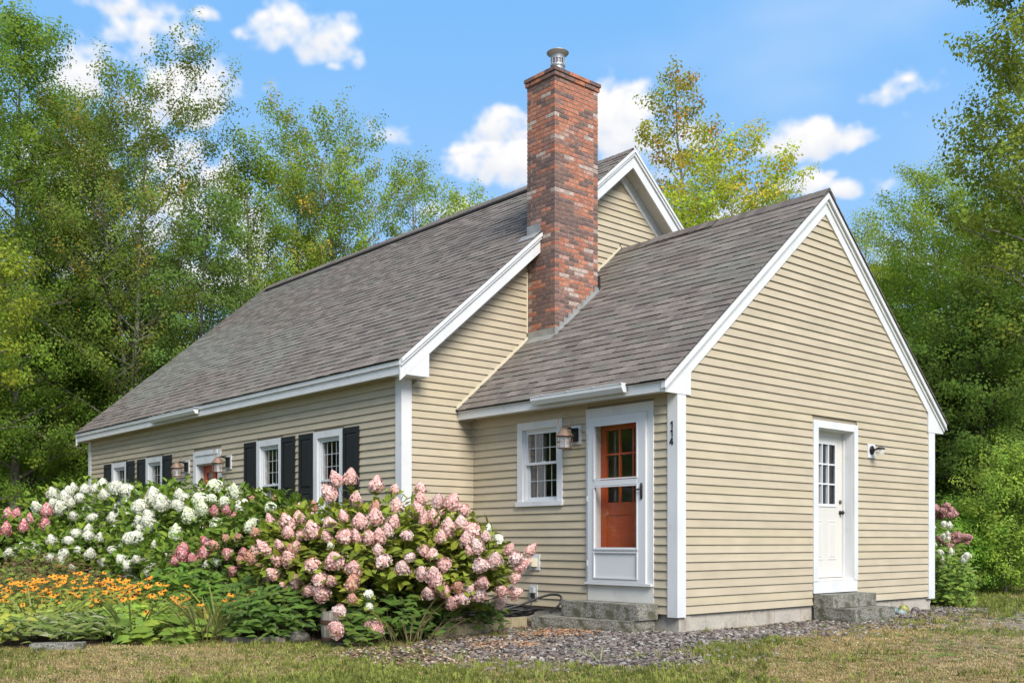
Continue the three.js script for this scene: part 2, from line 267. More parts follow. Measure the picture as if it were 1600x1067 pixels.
// spans of free wall at height y, after taking out the holes
function spans(a, b, y0, y1, cuts) {
  let out = [[a, b]];
  for (const [c0, c1, d0, d1] of cuts) { if (y1 <= d0 + 0.012 || y0 >= d1 - 0.012) continue; out = out.flatMap(([p, q]) => c1 <= p || c0 >= q ? [[p, q]] : [[p, c0], [c1, q]].filter(s => s[1] - s[0] > 0.02)); }
  return out;
}
const boardRng = rng(5);
function clapboards(wall, rows, ends, cuts, maxLen = 3.9) {      // ends(y) -> [x0, x1] where the wall's boards start and stop at that height
  for (let k = 0; k < rows; k++) {
    const y0 = k * EX, y1 = y0 + EX, [a0, a1] = ends(y0 + 0.004), [b0, b1] = ends(y1);
    if (a1 - a0 < 0.06) continue;
    const slopedL = b0 - a0 > 1e-4, slopedR = a1 - b1 > 1e-4;
    for (const [p, q] of spans(a0, a1, y0, y1, cuts)) {
      const n = Math.max(1, Math.ceil((q - p) / maxLen - 0.25)); let x = p; const shift = n > 1 ? (boardRng() - 0.5) * 1.2 : 0;
      for (let i = 0; i < n; i++) {
        const e = i === n - 1 ? q : p + (q - p) * (i + 1) / n + shift;
        const tl = x === a0 ? Math.min(b0, Math.max(e, b1)) : x, tr = e === a1 ? Math.max(b1, tl) : e;
        const lap = 0.014, f0 = 0.029, f1 = 0.0065, t = 0.0035, gp = i < n - 1 ? -0.0012 : 0;
        const A = [V(x, y0, f0), V(e + gp, y0, f0), V(tr + gp, y1 + lap, f1), V(tl, y1 + lap, f1)], B = [V(x, y0, f0 - t), V(e + gp, y0, f0 - t), V(tr + gp, y1 + lap, f1 - t), V(tl, y1 + lap, f1 - t)];
        const gb = new GB(); gb.hull(A, B); const g = gb.geo(1.3); const uv = g.attributes.uv.array, o = boardRng(), o2 = boardRng(); for (let j = 0; j < uv.length; j += 2) { uv[j] += o; uv[j + 1] += o2; }
        obj('clapboard', g, M.siding[Math.floor(boardRng() * 4)], wall);
        x = e;
      }
    }
  }
}
const FB = -0.26;   // foundation goes down into the ground
// near gable wall of the wing
const gDoor = { x0: 2.78, x1: 3.90, y0: 0.166, y1: 2.475 };
const wallG = makeWall('wall', [0, 0, 0], 0, [[0.02, 0], [6.11, 0], [6.11, wingRoofY(6.11) - 0.16], [RX, WING.ridgeY - 0.16], [0.02, wingRoofY(0.02) - 0.16]], [[2.89, 3.81, 0.32, 2.385]], 0.2, M.sheath);
const rakeIn = y => (WING.ridgeY - 0.30 - y) / PITCH;     // half width of the siding under the rake at height y
clapboards(wallG, 54, y => [Math.max(y > 2.54 ? 0.205 : 0.115, RX - rakeIn(y)), Math.min(y > 2.54 ? 5.935 : 5.97, RX + rakeIn(y))], [[gDoor.x0, gDoor.x1, 0, gDoor.y1]], 9);
// front wall of the wing
const WL = 3.73;
const wallF = makeWall('wall', [0, 0, -WL], -Math.PI / 2, [[-0.1, 0], [WL - 0.02, 0], [WL - 0.02, 2.62], [-0.1, 2.62]], [[1.09, 1.755, 1.375, 2.335], [2.40, 3.29, 0.32, 2.39]], 0.15, M.sheath);
clapboards(wallF, 26, y => [0.025, WL - 0.105], [[0.99, 1.858, 1.32, 2.436], [2.295, 3.40, 0.05, 2.505]], 4.2);
// gable end wall of the main house; the wing and the chimney stand in front of part of it
const wallE = makeWall('wall', [MAIN.x0, 0, MAIN.z], 0, [[0.02, -0.1], [8.58, -0.1], [8.58, mainRoofY(7.35) - 0.2], [RX - MAIN.x0, MAIN.ridgeY - 0.2], [0.02, mainRoofY(MAIN.x0 + 0.02) - 0.2]], [], 0.15, M.sheath);
{
  const ox = -MAIN.x0;    // world x = local x - ox
  const rake = y => (MAIN.ridgeY - 0.40 - y) / PITCH;
  for (const side of [0, 1, 2]) {
    clapboards(wallE, 64, y => {
      const l = Math.max(y > 3.0 ? 0.27 : 0.13, ox + RX - rake(y)), r = Math.min(8.5, ox + RX + rake(y));
      const wl = y < 2.7 ? ox + 0.0 - 0.005 : ox + RX - (WING.ridgeY + 0.055 - y) / PITCH;      // where the wing's wall or roof meets it
      const wr = y < 2.7 ? ox + 6.13 : ox + RX + (WING.ridgeY + 0.055 - y) / PITCH;
      if (side === 0) return [l, Math.min(r, wl, ox + 1.03)];
      if (side === 1) return [Math.max(l, y < 5.62 ? wr : ox + RX - 0.001), r];
      return [Math.max(l, ox + 1.946), Math.min(r, y < 5.62 ? wl : ox + RX)];
    }, [], 9);
  }
}
// front wall of the main house
const ML = MAIN.z - MAIN.zb;                   // local x = z - zb
const mz = z => z - MAIN.zb;
const mainWins = [[-6.0, -5.155], [-7.815, -6.97], [-12.46, -11.62], [-14.30, -13.46]].map(([a, b]) => [mz(a), mz(b)]);
const mDoor = [mz(-10.25), mz(-9.13)];
const wallM = makeWall('wall', [MAIN.x0, 0, MAIN.zb], -Math.PI / 2, [[0.02, -0.1], [ML - 0.02, -0.1], [ML - 0.02, 3.1], [0.02, 3.1]],
  [...mainWins.map(([a, b]) => [a + 0.105, b - 0.105, 1.05, 2.395]), [mDoor[0] + 0.12, mDoor[1] - 0.12, 0.1, 2.24]], 0.15, M.sheath);
clapboards(wallM, 31, y => [0.10, ML - 0.105], [...mainWins.map(([a, b]) => [a, b, 0.97, 2.495]), [mDoor[0], mDoor[1], 0, 2.47]], 4.6);
// walls nobody sees from here close the rooms
makeWall('rear_wall', [MAIN.x1, 0, MAIN.z], Math.PI / 2, [[0.02, -0.1], [ML - 0.02, -0.1], [ML - 0.02, mainRoofY(MAIN.x1) - 0.1], [0.02, mainRoofY(MAIN.x1) - 0.1]], [], 0.15, M.cream);
makeWall('rear_wall', [MAIN.x1, 0, MAIN.zb], Math.PI, [[0.02, -0.1], [8.58, -0.1], [8.58, mainRoofY(7.35) - 0.2], [MAIN.x1 - RX, MAIN.ridgeY - 0.2], [0.02, mainRoofY(MAIN.x0 + 0.02) - 0.2]], [], 0.15, M.cream);
makeWall('rear_wall', [6.13, 0, 0], Math.PI / 2, [[0.02, -0.1], [WL, -0.1], [WL, wingRoofY(6.13) - 0.1], [0.02, wingRoofY(6.13) - 0.1]], [], 0.15, M.cream);
{ // floors and ceilings inside
  const g = new GB(); g.box(0.16, 0.02, -3.72, 5.97, 0.10, -0.21); g.box(0.16, 2.50, -3.72, 5.97, 2.56, -0.21);
  g.box(-1.07, 0.02, -15.52, 7.2, 0.1, -3.89); g.box(-1.07, 2.62, -15.52, 7.2, 2.68, -3.89); g.box(2.4, 0.1, -15.52, 2.5, 2.62, -3.89); g.box(1.9, 0.1, -3.72, 2.0, 2.5, -1.6);
  obj('interior', g.geo(), M.plaster, house);
}
{ // foundation
  const g = new GB();
  g.prismZ([[0.03, 0.0], [0.03, -3.73], [0.25, -3.73], [0.25, -0.22], [0.25, 0.0]].reverse(), -0.5, -0.002); g.box(0.251, -0.5, -0.22, 6.10, -0.002, -0.015);
  g.box(-1.2, -0.5, -15.65, 7.34, -0.11, -3.75);
  const f = obj('foundation', g.geo(1.7), M.concrete, house);
  const c = new GB(); for (const [x, w] of [[0.55, .004], [1.22, .006], [1.95, .004], [2.55, .005], [4.9, .004]]) c.box(x, -0.4, -0.0155, x + w, -0.004, -0.0125);   // form joints
  obj('joint_seam', c.geo(), M.mortar, f);
}
// corner posts (boxed boards)
function post(x0, x1, z0, z1, y0, y1) { const g = new GB(); g.box(x0, y0, z0, x1, y1, z1); obj('corner_post', g.geo(1), M.white, house); }
post(-0.034, 0.12, -0.115, 0.034, -0.03, 2.56);
post(5.965, 6.16, -0.1, 0.034, -0.03, 2.53);
post(MAIN.x0 - 0.034, MAIN.x0 + 0.135, -3.84, -3.696, -0.1, 3.06);
post(MAIN.x0 - 0.034, MAIN.x0 + 0.05, -15.71, -15.56, -0.1, 3.06);
{ const g = new GB(); g.box(-0.024, 0, -3.726, -0.002, 2.6, -3.704); obj('inside_corner_trim', g.geo(), M.cream, house); }
// house number on the near post
{
  const font = await new FontLoader().loadAsync('fonts/droid/droid_sans_bold.typeface.json');
  [['1', 2.155], ['1', 2.062], ['4', 1.966]].forEach(([t, y]) => {
    const g = new TextGeometry(t, { font, size: 0.085, depth: 0.006, curveSegments: 4, bevelEnabled: false }); g.computeBoundingBox(); const b = g.boundingBox; g.translate(-(b.min.x + b.max.x) / 2, 0, 0);
    const d = obj('house_number', g, M.black, house); d.position.set(-0.0345, y, -0.052); d.rotation.y = -Math.PI / 2; d.scale.set(0.86, 1, 1); d.userData.label = 'black figure ' + t + ' on the white corner post';
  });
}

// ---------------------------------------------------------------- roofs
// A roof slope: deck slab, and shingles in courses; local x along the eave, y up the slope, z off the roof.
const shRng = rng(77);
function slope(parent, origin, turnM, len, up, keep, nSingle, wear) {
  const deck = new THREE.Group(); deck.name = numbered('roof_slope'); deck.applyMatrix4(turnM.clone().setPosition(origin)); parent.add(deck);
  const CO = 0.142, list = [], rows = Math.ceil(up / CO);
  for (let r = 0; r < rows; r++) {
    let x = -shRng() * 0.2; const y0 = r * CO - (r ? 0 : 0.012), y1 = Math.min(up, (r + 1) * CO);
    while (x < len) {
      const w = 0.15 + 0.18 * shRng(), a = Math.max(0, x), b = Math.min(len, x + w); x += w;
      if (b - a < 0.015) continue;
      for (const [p, q] of keep(a, b, y0, y1)) list.push([p, q, y0, y1, shRng(), shRng() < 0.6 ? 0.0175 : 0.0115]);
    }
  }
  return { deck, list };
}
function shingleGB(gb, [a, b, y0, y1, , h], c) {     // granules on top, the cut asphalt edge black
  const e = 0.0015, p = V(a + e, y0, h), q = V(b - e, y0, h), r = V(b - e, y1 + 0.02, h * 0.35), s = V(a + e, y1 + 0.02, h * 0.35), z = v => v.clone().setZ(-0.001);
  gb.col = c; gb.quad(p, q, r, s); gb.quad(z(q), z(r), r, q).quad(z(s), z(p), p, s); gb.col = [0.03, 0.028, 0.026]; gb.quad(z(p), z(q), q, p);
}
const SH_COL = M.shingle.map(m => [m.color.r * 0.62, m.color.g * 0.62, m.color.b * 0.62]);
function layShingles({ deck, list }, nSingle, parent, wear) {
  deck.updateWorldMatrix(true, false);
  const key = s => { const p = V((s[0] + s[1]) / 2, s[2], 0).applyMatrix4(deck.matrixWorld); return p.distanceTo(CAM); };
  list.forEach(s => s.push(key(s))); list.sort((a, b) => a[6] - b[6]);
  const rest = new GB();
  list.forEach((s, i) => {
    const pick = Math.floor(Math.pow(s[4], 1.2) * 6) % 6, p = V((s[0] + s[1]) / 2, s[2], 0).applyMatrix4(deck.matrixWorld), moss = wear(p);
    const c = mix3(SH_COL[pick], [0.19, 0.20, 0.172], moss * 0.75);
    if (i < nSingle) { const g = new GB(); shingleGB(g, s, [1, 1, 1]); obj('shingle', g.geo(0.6), M.shingle[moss > 0.45 ? 5 : pick], deck); }
    else shingleGB(rest, s, c);
  });
  if (rest.p.length) stuff(obj('shingles', rest.geo(0.6), M.shingleMix, deck));
}
const moss = p => sstep(0.52, 0.72, fbm(p.x * 0.5 + 3, p.y * 0.5 + p.z * 0.35, 4.2, 4)) * (0.6 + 0.4 * vnoise(p.x * 5, p.z * 5, 1));
const slopeM = side => { // x along the eave, y up the slope, z off it; front slopes face -x, rear ones +x
  const k = Math.hypot(1, PITCH), y = V(side / k, PITCH / k, 0), z = V(-side * PITCH / k, 1 / k, 0), x = y.clone().cross(z);
  return new THREE.Matrix4().makeBasis(x, y, z);
};
const K = Math.hypot(1, PITCH);
const roofs = {};
for (const [key, R, zA, zB, n] of [['wing', WING, 0.10, -3.72, 165], ['main', MAIN, MAIN.z + OVER, MAIN.zb - 0.24, 130]]) {
  const roof = grp(key === 'wing' ? 'wing_roof' : 'main_roof', house); roofs[key] = roof;
  const eave = R.eaveX - 0.03, ey = R.ridgeY - PITCH * (RX - eave), up = (RX - eave) * K;
  // deck under the shingles; the main roof's overhang is cut where the chimney passes
  const T0 = 0.010, zIn = key === 'main' ? MAIN.z : zA, d = new GB();
  const band = (x0, x1, za, zb) => { const y = x => R.ridgeY - PITCH * Math.abs(x - RX) - 0.004; d.prism([[x0, y(x0) - T0], [x1, y(x1) - T0], [x1, y(x1)], [x0, y(x0)]], zb, za); };
  band(eave, RX, zIn, zB); band(RX, 2 * RX - eave, zIn, zB);
  if (key === 'main') { band(eave, 1.03, zA, MAIN.z); band(1.947, RX, zA, MAIN.z); band(RX, 2 * RX - eave, zA, MAIN.z); }
  obj('roof_deck', d.geo(), M.felt, roof);
  for (const side of [1, -1]) {
    const m = slopeM(side), len = zA - zB, ox = side > 0 ? eave : 2 * RX - eave;
    const origin = V(ox, ey, side > 0 ? zB : zA);
    const keep = (a, b, y0, y1) => {
      const za = side > 0 ? zB + a : zA - a, zb = side > 0 ? zB + b : zA - b, zl = Math.min(za, zb), zh = Math.max(za, zb), x = eave + (y0 + 0.05) / K;
      if (key === 'main' && side > 0 && x > 0.96 && x < 1.99 && zh > MAIN.z - 0.02) return zl < MAIN.z - 0.04 ? [[a, a + (MAIN.z - 0.02 - zl)]] : [];
      if (key === 'wing' && side > 0 && x > 1.0 && x < 1.96 && zl < -3.11) return zh > -3.09 ? [[a + (-3.10 - zl), b]] : [];
      return [[a, b]];
    };
    const s = slope(roof, origin, m, len, up - 0.02, keep);
    layShingles(s, side > 0 ? n : 0, roof, moss);
  }
  // ridge caps, and the drip edge under the eave shingles
  const rc = new GB(), half = 0.15; const rr = rng(key === 'wing' ? 3 : 4);
  if (key === 'main') { const v = new GB(); v.prism([[RX - 0.16, R.ridgeY - 0.105], [RX, R.ridgeY + 0.032], [RX, R.ridgeY + 0.062], [RX - 0.17, R.ridgeY - 0.075]], zB + 0.5, zA - 1.0); v.prism([[RX, R.ridgeY + 0.032], [RX + 0.16, R.ridgeY - 0.105], [RX + 0.17, R.ridgeY - 0.075], [RX, R.ridgeY + 0.062]], zB + 0.5, zA - 1.0); obj('ridge_vent', v.geo(), M.felt, roof); }
  for (let z = zA; z > zB + 0.02; z -= 0.143) {
    const zb = Math.max(zB, z - 0.30), lift = 0.012 + (key === 'wing' && z < -1.7 && z > -2.9 ? 0.02 : 0) + rr() * 0.004, yo = key === 'main' && z < zA - 1.0 && z > zB + 0.5 ? 0.055 : 0;
    for (const s of [-1, 1]) {
      const P = (x, y, zz) => V(RX + s * x, R.ridgeY + y + yo, zz);
      const c = [P(0, lift + 0.016, z), P(0, lift + 0.004, zb), P(half, lift - half * PITCH + 0.004, zb), P(half, lift - half * PITCH + 0.016, z)], b = c.map(q => q.clone().setY(q.y - 0.008));
      rc.col = scl(SH_COL[Math.floor(rr() * 5)], 0.85); s > 0 ? rc.hull(c, b) : rc.hull([...c].reverse(), [...b].reverse());
    }
  }
  obj('ridge_cap', rc.geo(0.6), M.shingleMix, roof);
}
// ---------------------------------------------------------------- trim along the roofs
function trim(name, pts, z0, z1, mat = M.white) { const g = new GB(); g.prism(pts, z0, z1); return obj(name, g.geo(1), mat, house); }
// raking boards: a strip under the roof line from x = a to x = b, between two depths below it
const strip = (fy, a, b, d0, d1) => { const q = [[a, fy(a) - d1], [b, fy(b) - d1], [b, fy(b) - d0], [a, fy(a) - d0]]; return q; };
// wing: crown board proud of a wide frieze board, both sides
for (const s of [0, 1]) {
  const e = s ? 2 * RX - WING.eaveX + 0.02 : WING.eaveX - 0.02, a = s ? RX : e, b = s ? e : RX;
  trim('rake_board', strip(wingRoofY, a, b, 0.012, 0.105), 0.0225, 0.082);
  trim('rake_board', strip(wingRoofY, s ? a : a + 0.03, s ? b - 0.03 : b, 0.1055, 0.165), 0.0222, 0.060);
  const fa = s ? RX : 0.2, fb = s ? 5.94 : RX;
  trim('frieze_board', strip(wingRoofY, fa, fb, 0.1652, 0.312), 0.004, 0.040);
  // boxed eave return
  const px = s ? [[5.938, 2.525], [6.42, 2.525], [6.42, wingRoofY(6.42) - 0.166], [5.938, wingRoofY(5.938) - 0.166]] : [[WING.eaveX + 0.001, 2.55], [0.203, 2.55], [0.203, wingRoofY(0.203) - 0.1058], [WING.eaveX + 0.001, wingRoofY(WING.eaveX) - 0.1058]];
  trim('eave_return', px, s ? -0.05 : 0.001, 0.0405);
  const sl = new GB(); // shadow-line moulding along the rake
  sl.prism(strip(wingRoofY, a, b, 0.10, 0.112), 0.0825, 0.094); obj('rake_moulding', sl.geo(), M.white, house);
}
// wing eave: fascia, crown, soffit
{
  const g = new GB(); g.box(WING.eaveX, 2.555, -3.70, WING.eaveX + 0.03, 2.66, 0.0); obj('fascia', g.geo(), M.white, house);
  const c = new GB(); c.box(WING.eaveX - 0.022, 2.6605, -3.70, WING.eaveX + 0.03, 2.70, 0.083); obj('eave_crown', c.geo(), M.white, house);
  const s = new GB(); s.box(WING.eaveX + 0.0305, 2.575, -3.70, -0.036, 2.597, 0.0); obj('soffit', s.geo(), M.soffit, house);
  const e = new GB(); e.box(WING.eaveX, 2.555, -3.727, -0.03, 2.70, -3.7005); obj('eave_end', e.geo(), M.white, house);
  const r = new GB(); r.box(6.36, 2.53, -3.70, 6.39, 2.66, -0.06); r.box(6.13, 2.55, -3.7, 6.3595, 2.57, -0.06); obj('rear_fascia', r.geo(), M.white, house);
}
// main eave
{
  const z1 = MAIN.z + OVER - 0.001, z0 = MAIN.zb - 0.22;
  const g = new GB(); g.box(MAIN.eaveX, 3.052, z0, MAIN.eaveX + 0.03, 3.165, z1 - 0.03); obj('fascia', g.geo(), M.white, house);
  const c = new GB(); c.box(MAIN.eaveX - 0.024, 3.1655, z0, MAIN.eaveX + 0.03, 3.228, z1); obj('eave_crown', c.geo(), M.white, house);
  const s = new GB(); s.box(MAIN.eaveX + 0.0305, 3.075, z0, MAIN.x0 - 0.026, 3.097, z1 - 0.04); obj('soffit', s.geo(), M.soffit, house);
  const r = new GB(); r.box(7.6, 3.05, z0, 7.63, 3.2, z1); r.box(7.37, 3.07, z0, 7.5995, 3.09, z1); obj('rear_fascia', r.geo(), M.white, house);
  for (const [zf, zb] of [[z1 + 0.002, z1 - 0.026], [z0 + 0.024, z0 - 0.004]]) {
    const near = zf > -8;
    const parts = near ? [[MAIN.eaveX - 0.015, 1.034], [1.943, RX], [RX, 2 * RX - MAIN.eaveX + 0.015]] : [[MAIN.eaveX - 0.015, RX], [RX, 2 * RX - MAIN.eaveX + 0.015]];
    for (const [a, b] of parts) { trim('rake_board', strip(mainRoofY, a, b, 0.102, 0.29), zb, zf); trim('rake_moulding', strip(mainRoofY, a, b, 0.012, 0.1015), near ? zb : zb - 0.03, near ? zf + 0.03 : zf); trim('rake_moulding', strip(mainRoofY, a, b, 0.006, 0.055), near ? zf + 0.0305 : zb - 0.06, near ? zf + 0.05 : zb - 0.0305); }
    const ya = mainRoofY(MAIN.eaveX);
    trim('eave_return', [[MAIN.eaveX + 0.0005, 3.049], [-1.0, 3.049], [-1.0, mainRoofY(-1.0) - 0.2905], [MAIN.eaveX + 0.0005, ya - 0.2905 < 3.06 ? 3.06 : ya - 0.2905]].filter((q, i, arr) => true), near ? MAIN.z + 0.024 : zb, near ? zf - 0.003 : MAIN.zb);
  }
  // soffits of the gable overhang and the frieze boards below them on the wall
  for (const [a, b] of [[-1.0, 1.034], [1.943, RX], [RX, 7.37]]) {
    trim('gable_soffit', strip(mainRoofY, a, b, 0.20, 0.222), MAIN.z + 0.001, z1 - 0.0265, M.soffit);
    trim('frieze_board', strip(mainRoofY, a, b, 0.2225, 0.42), MAIN.z + 0.002, MAIN.z + 0.03);
  }
}
// cream channel where clapboards meet the wing roof and the chimney
{
  const g = new GB(), f = x => wingRoofY(x) + 0.012;
  for (const [a, b] of [[-0.32, 1.03], [1.95, RX]]) g.prism([[a, f(a)], [b, f(b)], [b, f(b) + 0.055], [a, f(a) + 0.055]], MAIN.z + 0.0225, MAIN.z + 0.03);
  g.box(1.008, 3.95, MAIN.z + 0.002, 1.034, 4.86, MAIN.z + 0.028);
  obj('channel_trim', g.geo(), M.cream, house);
}
// shed dormer on the rear slope, of which only the end of its white rake shows over the ridge of the wing
{
  const g = new GB(), t = new GB(), zA = -4.6, zB = -13.5, y = x => 6.72 - 0.27 * (x - 4.0) + 0.2;
  g.prism([[4.3, y(4.3) - 0.1], [7.75, y(7.75) - 0.1], [7.75, y(7.75)], [4.3, y(4.3)]], zB, zA); obj('dormer_roof', g.geo(), M.felt, house);
  t.prism([[4.3, y(4.3) - 0.28], [7.7, y(7.7) - 0.28], [7.7, y(7.7) - 0.102], [4.3, y(4.3) - 0.102]], zA - 0.04, zA - 0.012); t.prism([[4.3, y(4.3) - 0.099], [7.76, y(7.76) - 0.099], [7.76, y(7.76) - 0.01], [4.3, y(4.3) - 0.01]], zA + 0.0005, zA + 0.03); obj('dormer_rake', t.geo(), M.white, house);
  const w = new GB(); w.prism([[4.6, 4.5], [7.36, 3.4], [7.36, y(7.36) - 0.29], [4.6, y(4.6) - 0.29]], zB + 0.2, zA - 0.2); obj('dormer_wall', w.geo(), M.siding[0], house);
}
// rain diverters: short lengths of white gutter over both doors
for (const [x, y, z0, z1] of [[WING.eaveX - 0.0225, 2.595, -2.08, -0.50], [MAIN.eaveX - 0.0245, 3.095, -11.55, -9.55]]) {
  const g = new GB(), pr = [[0, 0], [0, 0.098], [-0.088, 0.098], [-0.088, 0.05], [-0.055, 0]], wall = 0.006;
  g.prism(pr.map(([a, b]) => [x + a, y + b]), z0, z1);
  g.box(x - 0.094, y + 0.092, z0 - 0.002, x - 0.082, y + 0.103, z1 + 0.002);
  const gut = obj('gutter', g.geo(), M.vinylWhite, house);
  const b = new GB(); for (let z = z0 + 0.2; z < z1; z += 0.45) b.box(x - 0.10, y + 0.099, z, x - 0.001, y + 0.107, z + 0.03); obj('hanger', b.geo(), M.vinylWhite, gut);
}

// ---------------------------------------------------------------- chimney
{
  const X0 = 1.035, X1 = 1.942, ZF = -3.123, ZB = MAIN.z, Y0 = 3.55, CH = 0.0645, N = 65, MOD = (X1 - X0) / 4.5, MZ = (ZF - ZB) / 3, B = 0.096, G = 0.009;
  const core = new GB(); core.box(X0 + 0.010, Y0, ZB + 0.010, X1 - 0.010, Y0 + N * CH - 0.004, ZF - 0.010);
  const ch = obj('chimney', core.geo(0.9), M.mortar, house);
  const r = rng(19), shapes = new Map(), hid = [[], []];
  const brickGeo = (lx, lz, variant) => {   // a brick with worn edges, its corner at the origin
    const k = lx.toFixed(3) + lz.toFixed(3) + variant; if (shapes.has(k)) return shapes.get(k);
    const rr = rng(variant * 31 + 7), h = CH - G, e = 0.0035, g = new GB(), j = () => (rr() - 0.5) * 0.003;
    const ring = (y, o) => [V(o + j(), y, lz - o + j()), V(lx - o + j(), y, lz - o + j()), V(lx - o + j(), y, o), V(o, y, o)];
    const L = [ring(0, e), ring(e, 0), ring(h - e, 0), ring(h, e)];
    for (let q = 0; q < 3; q++) for (let i = 0; i < 4; i++) { const n = (i + 1) % 4; g.quad(L[q][i], L[q][n], L[q + 1][n], L[q + 1][i]); }
    g.quad(L[3][0], L[3][1], L[3][2], L[3][3]).quad(L[0][3], L[0][2], L[0][1], L[0][0]);
    const geo = g.geo(0.55); const uv = geo.attributes.uv.array, a = rr(), b = rr(); for (let i = 0; i < uv.length; i += 2) { uv[i] += a; uv[i + 1] += b; }
    shapes.set(k, geo); return geo;
  };
  const PICK = [0, 0, 0, 1, 1, 2, 2, 3, 3, 4, 4, 7, 7, 5, 6, 0, 1];
  let singles = 0; const rest = [];
  const lay = (x0, x1, z0, z1, k, seen) => {
    // whole rows of dark or pale bricks come in runs, as in the photograph
    const run = fbm(x0 * 1.6 + z0 * 1.9, k * 0.16, 3.3, 3), w = vnoise(x0 * 2.1 - z0, k * 0.35, 8.8); let pick = PICK[Math.floor(r() * PICK.length)];
    if (run > 0.60 && r() < 0.65) pick = r() < 0.5 ? 3 : 4; else if (w > 0.74 && r() < 0.5) pick = 5;
    const y = Y0 + k * CH, px = (r() - 0.5) * 0.003;
    const geo = brickGeo(x1 - x0 - G, z1 - z0 - G, Math.floor(r() * 4));
    if (seen && y > 3.85 && singles < 300) { const m = obj('brick', geo, M.brick[pick], ch); m.position.set(x0 + G / 2 + px * 0.5, y, z0 + G / 2 + px); singles++; }
    else { const g = geo.clone(); g.translate(x0 + G / 2, y, z0 + G / 2); const c = M.brick[pick].color, col = new Float32Array(g.attributes.position.count * 3); for (let i = 0; i < col.length; i += 3) { col[i] = c.r; col[i + 1] = c.g; col[i + 2] = c.b; } g.setAttribute('color', new THREE.BufferAttribute(col, 3)); rest.push(g); }
  };
  for (let k = N - 1; k >= 0; k--) {
    const odd = k % 2, out = k === N - 1 ? 0.036 : k === N - 2 ? 0.022 : k === N - 3 ? 0.0 : 0;
    const x0 = X0 - out, x1 = X1 + out, zf = ZF + out, zb = ZB - (out ? out : 0), mx = (x1 - x0) / 4.5, m2 = (zf - zb) / 3;
    if (odd) { // front and rear run through; the sides fit between
      for (let i = 0; i < 5; i++) { const a = x0 + i * mx, b = Math.min(x1, a + mx); lay(a, b, zf - B, zf, k, true); if (k > 30) lay(a, b, zb, zb + B, k, false); }
      for (const s of [0, 1]) for (let z = zf - B, i = 0; z > zb + B + 0.02; i++) { const e = Math.max(zb + B, z - (i ? m2 : m2 * 0.98)); lay(s ? x1 - B : x0, s ? x1 : x0 + B, e, z, k, !s); z = e; }
    } else {
      for (const s of [0, 1]) for (let i = 0; i < 3; i++) lay(s ? x1 - B : x0, s ? x1 : x0 + B, zf - (i + 1) * m2, zf - i * m2, k, !s);
      for (let i = 0, x = x0 + B; x < x1 - B - 0.01; i++) { const e = Math.min(x1 - B, x + (i ? mx : mx * 0.98)); lay(x, e, zf - B, zf, k, true); if (k > 30) lay(x, e, zb, zb + B, k, false); x = e; }
    }
  }
  const restMat = std([1, 1, 1], 0.92, { map: T.brick, vertexColors: true, ...bp(T.brickBump, 0.004) });
  const rm = stuff(obj('bricks', mergeGeometries(rest), restMat, ch));
  // mortar wash on top, flue
  const top = Y0 + N * CH - 0.006, w = new GB(), cx = 1.36, cz = -3.40;
  w.hull([V(X0 - 0.02, top, ZF + 0.02), V(X1 + 0.02, top, ZF + 0.02), V(X1 + 0.02, top, ZB - 0.02), V(X0 - 0.02, top, ZB - 0.02)].reverse().map(q => q), [V(X0 + 0.15, top + 0.05, ZF - 0.15), V(X1 - 0.15, top + 0.05, ZF - 0.15), V(X1 - 0.15, top + 0.05, ZB + 0.15), V(X0 + 0.15, top + 0.05, ZB + 0.15)].reverse());
  obj('mortar_wash', w.geo(), M.mortar, ch);
  const pipe = lathe([[0.10, 0], [0.10, 0.13], [0.112, 0.132], [0.112, 0.16], [0.10, 0.162]]); pipe.translate(cx, top + 0.045, cz); obj('flue_pipe', pipe, M.steel, ch);
  const mesh = lathe([[0.096, 0.16], [0.096, 0.235]]); mesh.translate(cx, top + 0.045, cz); obj('flue_screen', mesh, M.darkSteel, ch);
  const bars = []; for (let i = 0; i < 14; i++) { const a = i / 14 * Math.PI * 2; bars.push(tubeGeo([V(cx + Math.cos(a) * 0.103, top + 0.20, cz + Math.sin(a) * 0.103), V(cx + Math.cos(a) * 0.103, top + 0.29, cz + Math.sin(a) * 0.103)], [0.005, 0.005], 5)); }
  obj('flue_bars', merge(bars), M.steel, ch);
  const hood = lathe([[0.0, 0.30], [0.094, 0.296], [0.098, 0.236], [0.104, 0.236], [0.104, 0.292], [0.125, 0.312], [0.160, 0.330], [0.168, 0.342], [0.160, 0.350], [0.09, 0.362], [0.0, 0.372]], 28); hood.translate(cx, top + 0.045, cz); obj('flue_cap', hood, M.steel, ch);
  // lead flashing: stepped pieces up the front, an apron along the left foot, a saddle on the main roof
  const fl = new GB(); let y = wingRoofY(X0);
  for (let i = 0; i < 10; i++) { const a = X0 - 0.004 + i * 0.0915, b = a + 0.096, t = wingRoofY(a) + 0.135; fl.prism([[a, wingRoofY(a) - 0.02], [b, wingRoofY(b) - 0.02], [b, t], [a, t]], ZF + 0.001, ZF + 0.004 + (i % 2) * 0.0012); }
  fl.prism([[X0 - 0.02, wingRoofY(X0 - 0.02) + 0.012], [X1 + 0.03, wingRoofY(X1 + 0.03) + 0.012], [X1 + 0.03, wingRoofY(X1 + 0.03) + 0.017], [X0 - 0.02, wingRoofY(X0 - 0.02) + 0.017]], ZF + 0.003, ZF + 0.05);
